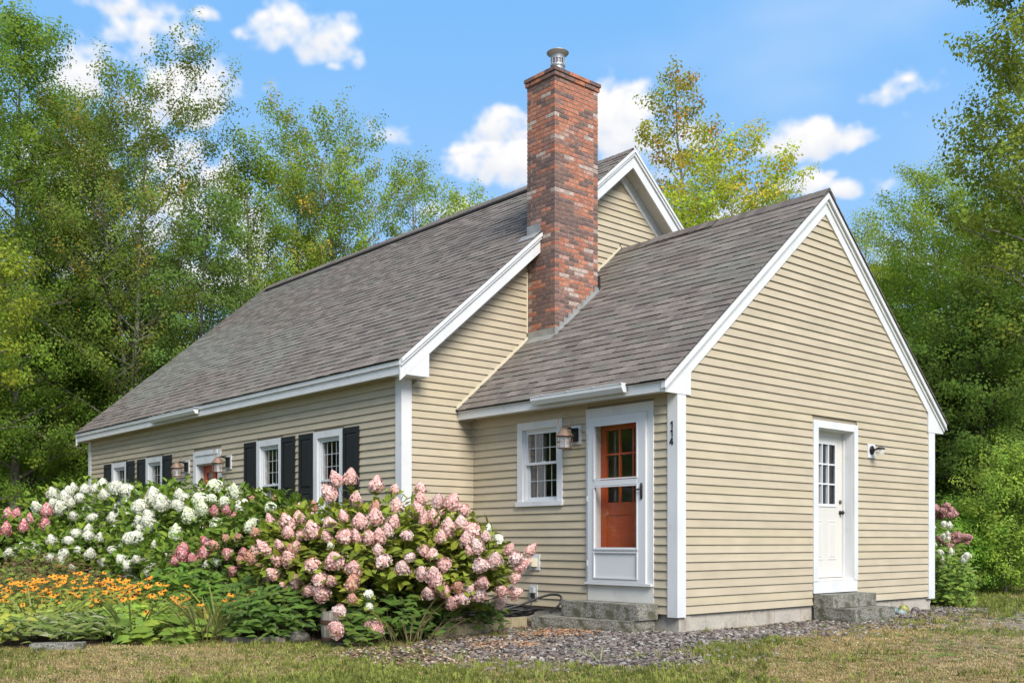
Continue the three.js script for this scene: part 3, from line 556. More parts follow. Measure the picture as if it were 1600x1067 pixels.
  fl.box(X0 - 0.006, y - 0.05, ZB + 0.02, X0 - 0.001, y + 0.12, ZF + 0.004); fl.prism([[X0 - 0.10, wingRoofY(X0 - 0.10) + 0.014], [X0 - 0.004, y + 0.02], [X0 - 0.004, y + 0.026], [X0 - 0.10, wingRoofY(X0 - 0.10) + 0.02]], ZB + 0.02, ZF + 0.02);
  fl.prism([[0.90, mainRoofY(0.90) + 0.018], [1.034, mainRoofY(1.034) + 0.018], [1.034, mainRoofY(1.034) + 0.024], [0.90, mainRoofY(0.90) + 0.024]], ZB - 0.06, ZB + 0.30).prism([[1.028, mainRoofY(1.03)], [1.0335, mainRoofY(1.03)], [1.0335, mainRoofY(1.03) + 0.15], [1.028, mainRoofY(1.03) + 0.15]], ZB + 0.01, ZB + 0.30);
  obj('flashing', fl.geo(0.8), M.lead, ch);
  const tail = new GB(); tail.prism([[X1 + 0.004, wingRoofY(X1) + 0.012], [X1 + 0.02, wingRoofY(X1 + 0.02) + 0.012], [X1 + 0.02, wingRoofY(X1) + 0.20], [X1 + 0.004, wingRoofY(X1) + 0.24]], ZF - 0.08, ZF + 0.03); obj('flashing', tail.geo(), M.felt, ch);
}

// ================================================================ WINDOWS, SHUTTERS, DOORS (axes of the wall they stand in)
const boxGeos = new Map();
function boxGeo(w, h, d) { const k = [w, h, d].map(x => x.toFixed(4)).join(); if (!boxGeos.has(k)) { const g = new GB(); g.box(-w / 2, -h / 2, -d / 2, w / 2, h / 2, d / 2); boxGeos.set(k, g.geo()); } return boxGeos.get(k); }
function slab(name, mat, parent, x0, x1, y0, y1, z0, z1) { const m = obj(name, boxGeo(x1 - x0, y1 - y0, z1 - z0), mat, parent); m.position.set((x0 + x1) / 2, (y0 + y1) / 2, (z0 + z1) / 2); return m; }
function onWall(name, w, x, y) { const g = grp(name, house); g.position.copy(w.position); g.rotation.copy(w.rotation); g.translateX(x); g.translateY(y); return g; }
// one sash with its glazing bars: pane by pane
function sash(win, x0, x1, y0, y1, z, cols, rows) {
  const f = 0.034, d = 0.014, g = new GB(), mu = 0.0105;
  g.box(x0, y0, z - d, x0 + f, y1, z + d).box(x1 - f, y0, z - d, x1, y1, z + d).box(x0 + f, y0, z - d, x1 - f, y0 + f, z + d).box(x0 + f, y1 - f, z - d, x1 - f, y1, z + d);
  obj('sash', g.geo(), M.vinylWhite, win);
  const a0 = x0 + f, a1 = x1 - f, b0 = y0 + f, b1 = y1 - f, cw = (a1 - a0) / cols, rh = (b1 - b0) / rows, b = new GB();
  for (let i = 1; i < cols; i++) b.box(a0 + i * cw - mu / 2, b0, z - 0.010, a0 + i * cw + mu / 2, b1, z - 0.003);
  for (let i = 1; i < rows; i++) b.box(a0, b0 + i * rh - mu / 2, z - 0.0095, a1, b0 + i * rh + mu / 2, z - 0.0035);
  obj('muntin', b.geo(), M.grille, win);
  const pg = new THREE.PlaneGeometry(cw - mu, rh - mu), tr = rng(Math.round(x0 * 1000 + y0 * 77) + 5);
  for (let i = 0; i < cols; i++) for (let j = 0; j < rows; j++) { const p = obj('pane', pg, M.glass, win); p.position.set(a0 + (i + 0.5) * cw, b0 + (j + 0.5) * rh, z); p.rotation.set((tr() - 0.5) * 0.006, (tr() - 0.5) * 0.006, 0); }
}
function makeWindow(w, x0, x1, y0, y1, cw, sillH, rows, headH = cw) {     // outer edge of the casing; a double-hung window inside it
  const win = onWall('window', w, x0, y0), W = x1 - x0, H = y1 - y0, P = 0.036;
  slab('casing', M.white, win, 0, cw, sillH, H, 0.001, P); slab('casing', M.white, win, W - cw, W, sillH, H, 0.001, P); slab('casing', M.white, win, cw, W - cw, H - headH, H, 0.001, P - 0.002);
  slab('sill', M.white, win, -0.015, W + 0.015, 0, sillH, 0.001, P + 0.022);
  const fr = new GB(), a = cw, b = W - cw, c = sillH, d = H - headH, t = 0.026;
  fr.box(a - 0.01, c, -0.10, a + t, d, 0.0005).box(b - t, c, -0.10, b + 0.01, d, 0.0005).box(a + t, c - 0.01, -0.10, b - t, c + t, 0.0004).box(a + t, d - t, -0.10, b - t, d + 0.01, 0.0004); obj('frame', fr.geo(), M.vinylWhite, win);
  const mid = c + (d - c) * 0.53;
  sash(win, a + t + 0.001, b - t - 0.001, mid - 0.02, d - t - 0.001, -0.028, 4, rows);
  sash(win, a + t + 0.001, b - t - 0.001, c + t + 0.001, mid + 0.018, -0.062, 4, rows);
  slab('sash_lock', M.vinylWhite, win, W / 2 - 0.03, W / 2 + 0.03, mid + 0.018, mid + 0.03, -0.06, -0.04);
  return win;
}
const wingWin = makeWindow(wallF, WL - 2.742, WL - 1.872, 1.317, 2.437, 0.098, 0.062, 2);
const wins = mainWins.map(([a, b]) => makeWindow(wallM, a, b, 0.97, 2.495, 0.108, 0.08, 3, 0.10));
{ const s = new GB(); s.box(wingWin.children[0] ? 0.43 : 0, 0.075, -0.045, 0.442, 0.081, -0.037); }
function shutter(x0, x1) {
  const s = onWall('shutter', wallM, x0, 0.975), W = x1 - x0, H = 1.515, f = 0.062, g = new GB();
  g.box(0, 0, 0.022, f, H, 0.05).box(W - f, 0, 0.022, W, H, 0.05);
  for (const [a, b] of [[0, 0.085], [0.60, 0.69], [H - 0.085, H]]) g.box(f, a, 0.022, W - f, b, 0.049);
  g.box(f, 0.085, 0.022, W - f, H - 0.085, 0.031);
  obj('shutter_frame', g.geo(), M.black, s);
  for (const [a, b] of [[0.085, 0.60], [0.69, H - 0.085]]) { const p = new GB(), m = 0.032; const o = [V(f + 0.004, a + 0.004, 0.0315), V(W - f - 0.004, a + 0.004, 0.0315), V(W - f - 0.004, b - 0.004, 0.0315), V(f + 0.004, b - 0.004, 0.0315)], q = [V(f + m, a + m, 0.0445), V(W - f - m, a + m, 0.0445), V(W - f - m, b - m, 0.0445), V(f + m, b - m, 0.0445)]; p.hull(q, o); obj('raised_panel', p.geo(), M.black, s); }
}
for (const [a, b] of mainWins) { shutter(a - 0.415, a - 0.006); shutter(b + 0.006, b + 0.415); }
// light curtains behind the wing window, drapes behind the nearest main window
function curtain(name, label, w, x0, x1, y0, y1, z, mat, folds, cat = 'curtain') {
  const pts = [], n = folds * 6, g = new GB(), sh = rng(Math.round(x0 * 100));
  let prev = null; for (let i = 0; i <= n; i++) { const t = i / n, p = [lerp(x0, x1, t), z + Math.sin(t * folds * Math.PI * 2) * 0.02 + (sh() - 0.5) * 0.008]; if (prev) g.quad(V(prev[0], y0, prev[1]), V(p[0], y0, p[1]), V(p[0], y1, p[1]), V(prev[0], y1, prev[1])); prev = p; }
  const m = obj(name, g.geo(), mat); m.position.copy(w.position); m.rotation.copy(w.rotation); return tag(m, label, cat);
}
curtain('curtain', 'sheer white curtain hanging behind left half of small window beside the front door', wallF, WL - 2.66, WL - 2.34, 1.40, 2.32, -0.125, M.curtain, 5);
curtain('curtain', 'grey drape behind the lower left of the shuttered window nearest the corner', wallM, mz(-5.92), mz(-5.68), 0.98, 1.72, -0.16, std([0.20, 0.24, 0.27], 0.9), 3);

// ---------------------------------------------------------------- storm door on the wing, orange door behind it
const fz = z => z + WL;
{
  const c = onWall('door_casing', wallF, 0, 0), x0 = fz(-1.437), x1 = fz(-0.33);
  slab('casing', M.white, c, x0, x0 + 0.10, 0.318, 2.505, 0.001, 0.036); slab('casing', M.white, c, x1 - 0.10, x1, 0.318, 2.505, 0.001, 0.036); slab('casing', M.white, c, x0 + 0.10, x1 - 0.10, 2.395, 2.505, 0.001, 0.034);
  slab('threshold_board', M.offwhite, c, x0 + 0.02, x1 - 0.002, 0.062, 0.3165, 0.001, 0.028); slab('sill', M.vinylWhite, c, x0 + 0.01, x1 - 0.01, 0.317, 0.345, 0.0365, 0.075);
  const j = new GB(); j.box(fz(-1.34), 0.33, -0.149, fz(-1.315), 2.39, -0.0005).box(fz(-0.455), 0.33, -0.149, fz(-0.43), 2.39, -0.0005).box(fz(-1.315), 2.365, -0.149, fz(-0.455), 2.39, -0.0005).box(fz(-1.34), 0.29, -0.149, fz(-0.43), 0.33, -0.0005); obj('jamb', j.geo(), M.white, c);
  const s = onWall('storm_door', wallF, fz(-1.376), 0.347), W = 0.955, H = 2.04, z0 = 0.038, z1 = 0.070;     // leaf stands on the casing
  const gl = 0.118, gr = W - 0.135, f = new GB();
  f.box(0, 0, z0, gl, H, z1).box(gr, 0, z0, W, H, z1).box(gl, H - 0.115, z0, gr, H, z1).box(gl, 0, z0, gr, 0.055, z1).box(gl, 0.385, z0, gr, 0.43, z1).box(gl, 1.19, z0 + 0.002, gr, 1.255, z1 + 0.004);
  obj('frame', f.geo(), M.vinylWhite, s);
  const e = new GB(), rim = (a, b, c2, d) => { const t = 0.016; e.box(a, c2, z1 + 0.0005, a + t, d, z1 + 0.01).box(b - t, c2, z1 + 0.0005, b, d, z1 + 0.01).box(a + t, c2, z1 + 0.0005, b - t, c2 + t, z1 + 0.009).box(a + t, d - t, z1 + 0.0005, b - t, d, z1 + 0.009); };
  rim(gl - 0.014, gr + 0.014, 0.40, 1.185); rim(gl - 0.014, gr + 0.014, 1.262, H - 0.10); rim(gl - 0.014, gr + 0.014, 0.045, 0.378); obj('glazing_bead', e.geo(), M.vinylWhite, s);
  slab('kick_panel', M.vinylWhite, s, gl, gr, 0.0555, 0.3845, z0 + 0.008, z1 - 0.01);
  for (const [a, b] of [[0.431, 1.189], [1.256, H - 0.1155]]) { const p = obj('pane', new THREE.PlaneGeometry(gr - gl, b - a), M.glass, s); p.position.set((gl + gr) / 2, (a + b) / 2, z1 - 0.016); }
  const hp = obj('handle', merge([lathe([[0, -0.10], [0.012, -0.095], [0.017, -0.06], [0.017, 0.06], [0.012, 0.095], [0, 0.10]], 10).toNonIndexed(), tubeGeo([V(0, 0.02, 0.0), V(-0.01, 0.022, 0.035), V(-0.05, 0.015, 0.045), V(-0.09, 0.0, 0.04)], [0.009, 0.01, 0.009, 0.007], 8)]), M.iron, s); hp.position.set(W - 0.06, 1.10, z1 + 0.004);
  const hi = new GB(); for (const y of [0.2, 1.0, 1.85]) hi.box(-0.012, y, z1 - 0.01, 0.004, y + 0.07, z1 + 0.004); obj('hinge', hi.geo(), M.vinylWhite, s);
  // the orange door
  const d = onWall('front_door', wallF, fz(-1.314), 0.335), DW = 0.857, DH = 2.025, a0 = 0.092, a1 = DW - 0.092, b0 = 1.0, b1 = DH - 0.13, za = -0.145, zb = -0.103, g = new GB();
  g.box(0, 0, za, a0, DH, zb).box(a1, 0, za, DW, DH, zb).box(a0, b1, za, a1, DH, zb).box(a0, 0.845, za, a1, b0, zb).box(a0, 0, za, a1, 0.22, zb).box(a0, 0.22, za, a1, 0.845, zb - 0.014);
  obj('slab', g.geo(), M.orange, d);
  const mu = 0.024, cw = (a1 - a0) / 3, rh = (b1 - b0) / 3, b = new GB(); for (let i = 1; i < 3; i++) b.box(a0 + i * cw - mu / 2, b0, za + 0.006, a0 + i * cw + mu / 2, b1, zb - 0.003); for (let i = 1; i < 3; i++) b.box(a0, b0 + i * rh - mu / 2, za + 0.007, a1, b0 + i * rh + mu / 2, zb - 0.004); obj('muntin', b.geo(), M.orange, d);
  for (let i = 0; i < 3; i++) for (let k = 0; k < 3; k++) { const p = obj('pane', new THREE.PlaneGeometry(cw - mu, rh - mu), M.glass, d); p.position.set(a0 + (i + 0.5) * cw, b0 + (k + 0.5) * rh, zb - 0.02); }
  const kn = obj('knob', lathe([[0, 0], [0.028, 0.002], [0.028, 0.01], [0.011, 0.013], [0.011, 0.022], [0.026, 0.03], [0.026, 0.042], [0, 0.05]], 14), M.iron, d); kn.rotation.x = Math.PI / 2; kn.scale.setScalar(0.6); kn.position.set(DW - 0.06, 0.93, zb);
}
// ---------------------------------------------------------------- front door of the main house, set back between two lanterns
{
  const c = onWall('door_casing', wallM, 0, 0), [x0, x1] = mDoor;
  slab('casing', M.white, c, x0, x0 + 0.12, 0.0, 2.47, 0.001, 0.036); slab('casing', M.white, c, x1 - 0.12, x1, 0.0, 2.47, 0.001, 0.036); slab('casing', M.white, c, x0 + 0.12, x1 - 0.12, 2.24, 2.39, 0.001, 0.034); slab('casing', M.white, c, x0 + 0.12, x1 - 0.12, 2.3905, 2.47, 0.001, 0.05);
  const j = new GB(); j.box(x0 + 0.12, 0.1, -0.149, x0 + 0.14, 2.24, -0.0005).box(x1 - 0.14, 0.1, -0.149, x1 - 0.12, 2.24, -0.0005).box(x0 + 0.14, 2.22, -0.149, x1 - 0.14, 2.24, -0.0005).box(x0 + 0.12, 0.02, -0.149, x1 - 0.12, 0.1, 0); obj('jamb', j.geo(), M.vinylWhite, c);
  const d = onWall('front_door', wallM, x0 + 0.141, 0.1), DW = x1 - x0 - 0.282, H = 2.12, g = new GB(), za = -0.148, zb = -0.106;
  g.box(0, 0, za, 0.12, H, zb).box(DW - 0.12, 0, za, DW, H, zb).box(0.12, 0, za, DW - 0.12, 0.9, zb).box(0.12, H - 0.13, za, DW - 0.12, H, zb).box(DW / 2 - 0.05, 0.9, za, DW / 2 + 0.05, H - 0.13, zb).box(0.12, 1.5, za + 0.004, DW - 0.12, 1.57, zb - 0.004); obj('slab', g.geo(), M.orange, d);
  const p = obj('pane', new THREE.PlaneGeometry(DW - 0.24, H - 1.03), M.glass, d); p.position.set(DW / 2, 0.9 + (H - 1.03) / 2, zb - 0.02);
}
// ---------------------------------------------------------------- nine-light side door in the gable wall
{
  const c = onWall('door_casing', wallG, 0, 0), x0 = 2.78, x1 = 3.90;
  slab('casing', M.white, c, x0, x0 + 0.118, 0.3155, 2.475, 0.001, 0.038); slab('casing', M.white, c, x1 - 0.098, x1, 0.3155, 2.475, 0.001, 0.038); slab('casing', M.white, c, x0 + 0.118, x1 - 0.098, 2.378, 2.475, 0.001, 0.036);
  slab('threshold_board', M.white, c, x0 + 0.012, x1 - 0.006, 0.155, 0.314, 0.001, 0.03);
  const j = new GB(); j.box(2.882, 0.345, -0.2, 2.902, 2.39, -0.0005).box(3.798, 0.345, -0.2, 3.818, 2.39, -0.0005).box(2.902, 2.37, -0.2, 3.798, 2.39, -0.0005); j.box(2.902, 0.345, -0.188, 2.914, 2.37, -0.15).box(3.786, 0.345, -0.144, 3.798, 2.37, -0.118).box(2.914, 2.358, -0.144, 3.786, 2.37, -0.118); obj('jamb', j.geo(), M.white, c);
  const si = new GB(); si.prism([[2.86, 0.316], [3.84, 0.316], [3.84, 0.344], [2.86, 0.344]], -0.199, 0.02); obj('sill', si.geo(), M.offwhite, c);
  const d = onWall('side_door', wallG, 2.904, 0.352), W = 0.892, H = 2.012, za = -0.191, zb = -0.147, g = new GB();
  const a0 = 0.176, a1 = 0.716, b0 = 0.99, b1 = 1.865;
  g.box(0, 0, za, a0, H, zb).box(a1, 0, za, W, H, zb).box(a0, b1, za, a1, H, zb).box(a0, 0, za, a1, b0, zb); obj('slab', g.geo(), M.door, d);
  const fr = new GB(), t = 0.028; fr.box(a0 - 0.012, b0 - 0.012, zb + 0.0005, a0 + t, b1 + 0.012, zb + 0.011).box(a1 - t, b0 - 0.012, zb + 0.0005, a1 + 0.012, b1 + 0.012, zb + 0.011).box(a0 + t, b0 - 0.012, zb + 0.0005, a1 - t, b0 + t, zb + 0.0105).box(a0 + t, b1 - t, zb + 0.0005, a1 - t, b1 + 0.012, zb + 0.0105); obj('light_frame', fr.geo(), M.vinylWhite, d);
  const A0 = a0 + t, A1 = a1 - t, B0 = b0 + t, B1 = b1 - t, cw = (A1 - A0) / 3, rh = (B1 - B0) / 3, mu = 0.021, b = new GB(); for (let i = 1; i < 3; i++) b.box(A0 + i * cw - mu / 2, B0, za + 0.01, A0 + i * cw + mu / 2, B1, zb + 0.008); for (let i = 1; i < 3; i++) b.box(A0, B0 + i * rh - mu / 2, za + 0.011, A1, B0 + i * rh + mu / 2, zb + 0.0075); obj('muntin', b.geo(), M.vinylWhite, d);
  for (let i = 0; i < 3; i++) for (let k = 0; k < 3; k++) { const p = obj('pane', new THREE.PlaneGeometry(cw - mu, rh - mu), M.glass, d); p.position.set(A0 + (i + 0.5) * cw, B0 + (k + 0.5) * rh, zb - 0.018); }
  for (const [x, w2] of [[0.165, 0.215], [0.512, 0.215]]) { // raised panels below
    const y0 = 0.24, y1 = 0.79, p = new GB(), L = (o, z) => [V(x + o, y0 + o, z), V(x + w2 - o, y0 + o, z), V(x + w2 - o, y1 - o, z), V(x + o, y1 - o, z)];
    const r0 = L(0, zb + 0.0006), r1 = L(0.012, zb + 0.010), r2 = L(0.03, zb + 0.003), r3 = L(0.05, zb + 0.009);
    for (const [q, s2] of [[r0, r1], [r1, r2], [r2, r3]]) for (let i = 0; i < 4; i++) { const n = (i + 1) % 4; p.quad(q[i], q[n], s2[n], s2[i]); } p.quad(...r3); obj('raised_panel', p.geo(), M.door, d);
  }
  const kb = obj('knob', lathe([[0, 0], [0.032, 0.002], [0.032, 0.008], [0.013, 0.012], [0.013, 0.028], [0.028, 0.036], [0.03, 0.05], [0.018, 0.062], [0, 0.064]], 16), M.iron, d); kb.rotation.x = Math.PI / 2; kb.position.set(W - 0.065, 0.90, zb);
  const db = obj('deadbolt', lathe([[0, 0], [0.030, 0.001], [0.028, 0.014], [0.016, 0.018], [0, 0.018]], 16), std([0.14, 0.11, 0.085], 0.4, { metalness: 0.7 }), d); db.rotation.x = Math.PI / 2; db.position.set(W - 0.065, 1.05, zb);
  slab('weatherstrip', M.rubber, d, W + 0.0005, W + 0.0019, 0, H, za, zb);
  const st = new GB(); st.box(3.78, 0.36, -0.02, 3.7985, 1.25, -0.001); 
}
// ---------------------------------------------------------------- lanterns: bracket, hoop, pitched copper hood, caged glass
function lantern(name, label, w, x, y, group) {
  const t = thing(name, label, 'wall lantern', [0, 0, 0], 0, group); t.position.copy(w.position); t.rotation.copy(w.rotation); t.translateX(x); t.translateY(y);
  slab('mounting_block', M.vinylWhite, t, -0.085, 0.085, -0.12, 0.12, 0.008, 0.04);
  slab('back_plate', M.iron, t, -0.05, 0.05, -0.085, 0.085, 0.0405, 0.075);
  const z = 0.235, arm = tubeGeo([V(0, 0.05, 0.075), V(0, 0.075, 0.12), V(0, 0.082, 0.18), V(0, 0.07, z)], [0.012, 0.012, 0.011, 0.011], 8); obj('arm', arm, M.iron, t);
  const hoop = new THREE.TorusGeometry(0.085, 0.0055, 8, 26); hoop.rotateY(0.5); hoop.translate(0, 0.155, z); obj('hoop', hoop, M.copper, t);
  const hood = lathe([[0.0, 0.085], [0.026, 0.08], [0.034, 0.062], [0.058, 0.058], [0.06, 0.05], [0.112, -0.022], [0.116, -0.03], [0.108, -0.03], [0.05, 0.02], [0.0, 0.03]], 24); hood.translate(0, 0, z); obj('hood', hood, M.copper, t);
  const cage = [], R = 0.088; for (let i = 0; i < 8; i++) { const a = i / 8 * Math.PI * 2; cage.push(tubeGeo([V(Math.cos(a) * R, -0.028, z + Math.sin(a) * R), V(Math.cos(a) * (R + 0.008), -0.10, z + Math.sin(a) * (R + 0.008)), V(Math.cos(a) * R, -0.178, z + Math.sin(a) * R)], [0.0045, 0.0045, 0.0045], 5)); }
  for (const [yy, rr] of [[-0.032, R], [-0.10, R + 0.009], [-0.178, R]]) { const h = new THREE.TorusGeometry(rr, 0.0052, 6, 26); h.rotateX(Math.PI / 2); h.translate(0, yy, z); cage.push(h); }
  obj('cage', merge(cage), M.copper, t);
  const gl = lathe([[0.062, -0.18], [0.068, -0.10], [0.062, -0.03]], 20); gl.translate(0, 0, z); obj('glass', gl, M.lampGlass, t);
  const base = lathe([[0.0, -0.192], [0.082, -0.186], [0.082, -0.177], [0.0, -0.175]], 20); base.translate(0, 0, z); obj('lamp_base', base, M.copper, t);
  const bulb = lathe([[0.0, -0.055], [0.022, -0.065], [0.03, -0.09], [0.024, -0.12], [0.014, -0.14], [0.014, -0.172]], 14); bulb.translate(0, 0, z); obj('bulb', bulb, M.vinylWhite, t);
  return t;
}
lantern('wall_lantern', 'copper caged lantern on white block between the small window and the storm door', wallF, fz(-1.615), 2.20, 'copper wall lanterns');
lantern('wall_lantern', 'copper caged lantern on the long front wall, in front of the right door casing', wallM, mz(-8.81), 2.21, 'copper wall lanterns');
lantern('wall_lantern', 'copper caged lantern on the long front wall, between shutter and left door casing', wallM, mz(-10.50), 2.22, 'copper wall lanterns');
{ // the jar light by the side door
  const t = thing('wall_light', 'small black wall light with clear jar shade right of the white side door', 'wall light', [4.267, 2.14, 0]);
  slab('mounting_block', M.vinylWhite, t, -0.10, 0.10, -0.10, 0.095, 0.008, 0.036);
  const p = obj('back_plate', lathe([[0, 0], [0.062, 0], [0.064, 0.012], [0.05, 0.022], [0, 0.024]], 20), M.iron, t); p.rotation.x = Math.PI / 2; p.position.set(0, 0.01, 0.037);
  obj('arm', tubeGeo([V(0, 0.01, 0.05), V(0, 0.012, 0.09), V(0, 0.03, 0.13), V(0, 0.035, 0.17)], [0.014, 0.013, 0.013, 0.014], 8), M.iron, t);
  const cap = lathe([[0, 0.02], [0.03, 0.018], [0.062, 0.0], [0.066, -0.018], [0.058, -0.018], [0, -0.005]], 20); cap.translate(0, 0.03, 0.17); obj('cap', cap, M.iron, t);
  const jar = lathe([[0.05, 0.012], [0.056, -0.02], [0.056, -0.085], [0.05, -0.10], [0.048, -0.10]], 20); jar.translate(0, 0.03, 0.17); obj('jar_shade', jar, M.lampGlass, t);
  const b = lathe([[0.014, 0.0], [0.016, -0.02], [0.028, -0.05], [0.02, -0.075], [0, -0.082]], 12); b.translate(0, 0.025, 0.17); obj('bulb', b, std([0.75, 0.68, 0.5], 0.3), t);
}
{ // vent hood and outlet low on the wing's front wall
  const t = thing('dryer_vent', 'cream vent hood on a white plate low on the tan wall beside pink hydrangea', 'vent'); t.position.copy(wallF.position); t.rotation.copy(wallF.rotation); t.translateX(fz(-2.40)); t.translateY(0.575);
  slab('plate', M.vinylWhite, t, -0.10, 0.10, -0.105, 0.105, 0.008, 0.034);
  const g = new GB(); g.hull([V(-0.06, -0.06, 0.035), V(0.06, -0.06, 0.035), V(0.06, 0.055, 0.035), V(-0.06, 0.055, 0.035)].reverse().reverse(), [V(-0.062, -0.055, 0.13), V(0.062, -0.055, 0.13), V(0.062, 0.01, 0.115), V(-0.062, 0.01, 0.115)]); obj('hood', g.geo(), M.cream, t);
  const l = new GB(); for (let i = 0; i < 3; i++) l.box(-0.05, -0.045 + i * 0.022, 0.125, 0.05, -0.035 + i * 0.022, 0.138); obj('louver', l.geo(), M.cream, t);
  const o = thing('outlet_box', 'grey outdoor outlet box with open cover near the coiled hose', 'outlet'); o.position.copy(wallF.position); o.rotation.copy(wallF.rotation); o.translateX(fz(-2.42)); o.translateY(0.17);
  slab('plate', std([0.5, 0.5, 0.5], 0.5), o, -0.075, 0.075, -0.10, 0.10, 0.008, 0.035); slab('cover', std([0.42, 0.43, 0.43], 0.45), o, -0.04, 0.045, 0.0, 0.07, 0.0355, 0.075); slab('socket', M.rubber, o, -0.03, 0.035, -0.07, -0.01, 0.0355, 0.06);
}

// ================================================================ GROUND
const GY = -0.205;
// where the gravel lies, where the planting bed is (x, z in metres)
const inPoly = (x, z, P) => { let c = false; for (let i = 0, j = P.length - 1; i < P.length; j = i++) if ((P[i][1] > z) !== (P[j][1] > z) && x < (P[j][0] - P[i][0]) * (z - P[i][1]) / (P[j][1] - P[i][1]) + P[i][0]) c = !c; return c; };
const distPoly = (x, z, P) => { let d = 1e9; for (let i = 0, j = P.length - 1; i < P.length; j = i++) { const ax = P[j][0], az = P[j][1], bx = P[i][0] - ax, bz = P[i][1] - az, t = clamp(((x - ax) * bx + (z - az) * bz) / (bx * bx + bz * bz)); d = Math.min(d, Math.hypot(x - ax - bx * t, z - az - bz * t)); } return inPoly(x, z, P) ? -d : d; };
const GRAVEL = [[0.1, -1.3], [-1.3, -1.35], [-2.7, -0.95], [-3.5, -0.35], [-3.75, 0.55], [-3.4, 1.55], [-2.6, 2.0], [-1.55, 1.55], [-0.1, 1.12], [1.3, 1.02], [3.2, 0.85], [4.8, 0.72], [6.4, 0.55], [6.5, -0.1], [0.2, 0.1]];
const CHIPS = [[-0.4, -1.4], [-2.2, -1.2], [-3.4, -1.05], [-4.3, -0.5], [-4.3, 0.6], [-3.2, 0.9], [-2.4, 0.2], [-1.0, -0.9]];
const BED = [[-7.6, -5.2], [-6.4, -3.3], [-6.05, -2.75], [-4.7, -2.8], [-4.1, -2.2], [-3.65, -1.65], [-2.6, -1.15], [-1.3, -1.35], [-0.1, -1.7], [-0.1, -3.7], [-1.25, -3.75], [-1.25, -16], [-5, -16], [-9, -11]];
const DIRT = [[0.8, 2.3], [3.2, 1.7], [6.0, 1.3], [6.3, 2.2], [4.5, 4], [2, 5], [0, 4.6], [-1.2, 3.4]];
function groundY(x, z) {
  let h = GY + 0.02 * (fbm(x * 0.9, z * 0.9, 0.5, 3) - 0.5) + 0.05 * (fbm(x * 0.12 + 4, z * 0.12, 1.5, 2) - 0.5);
  h += 0.06 * sstep(0.15, -0.6, distPoly(x, z, BED));
  h += 0.42 * sstep(8.5, 15, x) * sstep(3, -4, z);
  return h;
}
const edge = (x, z, P, w = 0.35) => sstep(w * 0.5, -w * 0.5, distPoly(x, z, P) + (fbm(x * 2.2, z * 2.2, 7.7, 3) - 0.5) * 0.9 * w * 2);
const zone = (x, z) => ({ gravel: edge(x, z, GRAVEL, 0.8), chips: edge(x, z, CHIPS, 0.6), bed: sstep(0.06, -0.06, distPoly(x, z, BED)), dirt: edge(x, z, DIRT, 1.0) * 0.75 + 0.5 * sstep(0.60, 0.72, fbm(x * 0.7 + 9, z * 0.7, 3.3, 4)) });
const dryness = (x, z) => { // straw or green lawn
  const far = sstep(5.2, 7.8, x + 0.25 * z);
  const patch = fbm(x * 0.55 + 2.2, z * 0.55 + 8.1, 2.2, 4), streak = edge(x, z, [[-1.2, 1.7], [0.6, 1.15], [3.4, 1.0], [3.4, 1.7], [0.6, 2.2], [-1.0, 2.4]], 0.5);
  return clamp(0.53 + 3.0 * (patch - 0.5) + 0.5 * streak - 0.95 * far);
};
{
  const N = 330, P = new Float32Array(N * N * 3), C = new Float32Array(N * N * 3), U = new Float32Array(N * N * 2), I = [], k = Math.asinh(320);
  for (let j = 0; j < N; j++) for (let i = 0; i < N; i++) {
    const x = -1.5 + 1.6 * Math.sinh((i / (N - 1) * 2 - 1) * k), z = 0.5 + 1.6 * Math.sinh((j / (N - 1) * 2 - 1) * k), o = j * N + i;
    const d = Math.hypot(x, z), y = d < 60 ? groundY(x, z) : GY;
    P.set([x, y, z], o * 3); U.set([x / 1.9, z / 1.9], o * 2);
    const g = zone(x, z), dr = dryness(x, z);
    let c = mix3([0.14, 0.16, 0.04], [0.36, 0.275, 0.115], dr);
    c = mix3(c, [0.27, 0.225, 0.165], clamp(g.dirt)); c = mix3(c, [0.15, 0.10, 0.06], g.chips); c = mix3(c, [0.115, 0.105, 0.10], g.gravel); c = mix3(c, [0.075, 0.042, 0.026], g.bed);
    if (d > 24) c = mix3(c, [0.05, 0.06, 0.02], sstep(24, 40, d));
    C.set(scl(c, 0.88 / 0.58), o * 3);
  }
  for (let j = 0; j < N - 1; j++) for (let i = 0; i < N - 1; i++) { const a = j * N + i; I.push(a, a + N, a + 1, a + 1, a + N, a + N + 1); }
  const g = new THREE.BufferGeometry(); g.setAttribute('position', new THREE.BufferAttribute(P, 3)); g.setAttribute('color', new THREE.BufferAttribute(C, 3)); g.setAttribute('uv', new THREE.BufferAttribute(U, 2)); g.setIndex(I); g.computeVertexNormals();
  structure(obj('ground', g, std([1, 1, 1], 0.97, { map: T.soil, vertexColors: true, ...bp(T.soilBump, 0.012) })));
}
// does the house stand there?
const underHouse = (x, z) => (x > -0.02 && x < 6.15 && z < 0.02 && z > -3.8) || (x > -1.26 && x < 7.4 && z < -3.7);
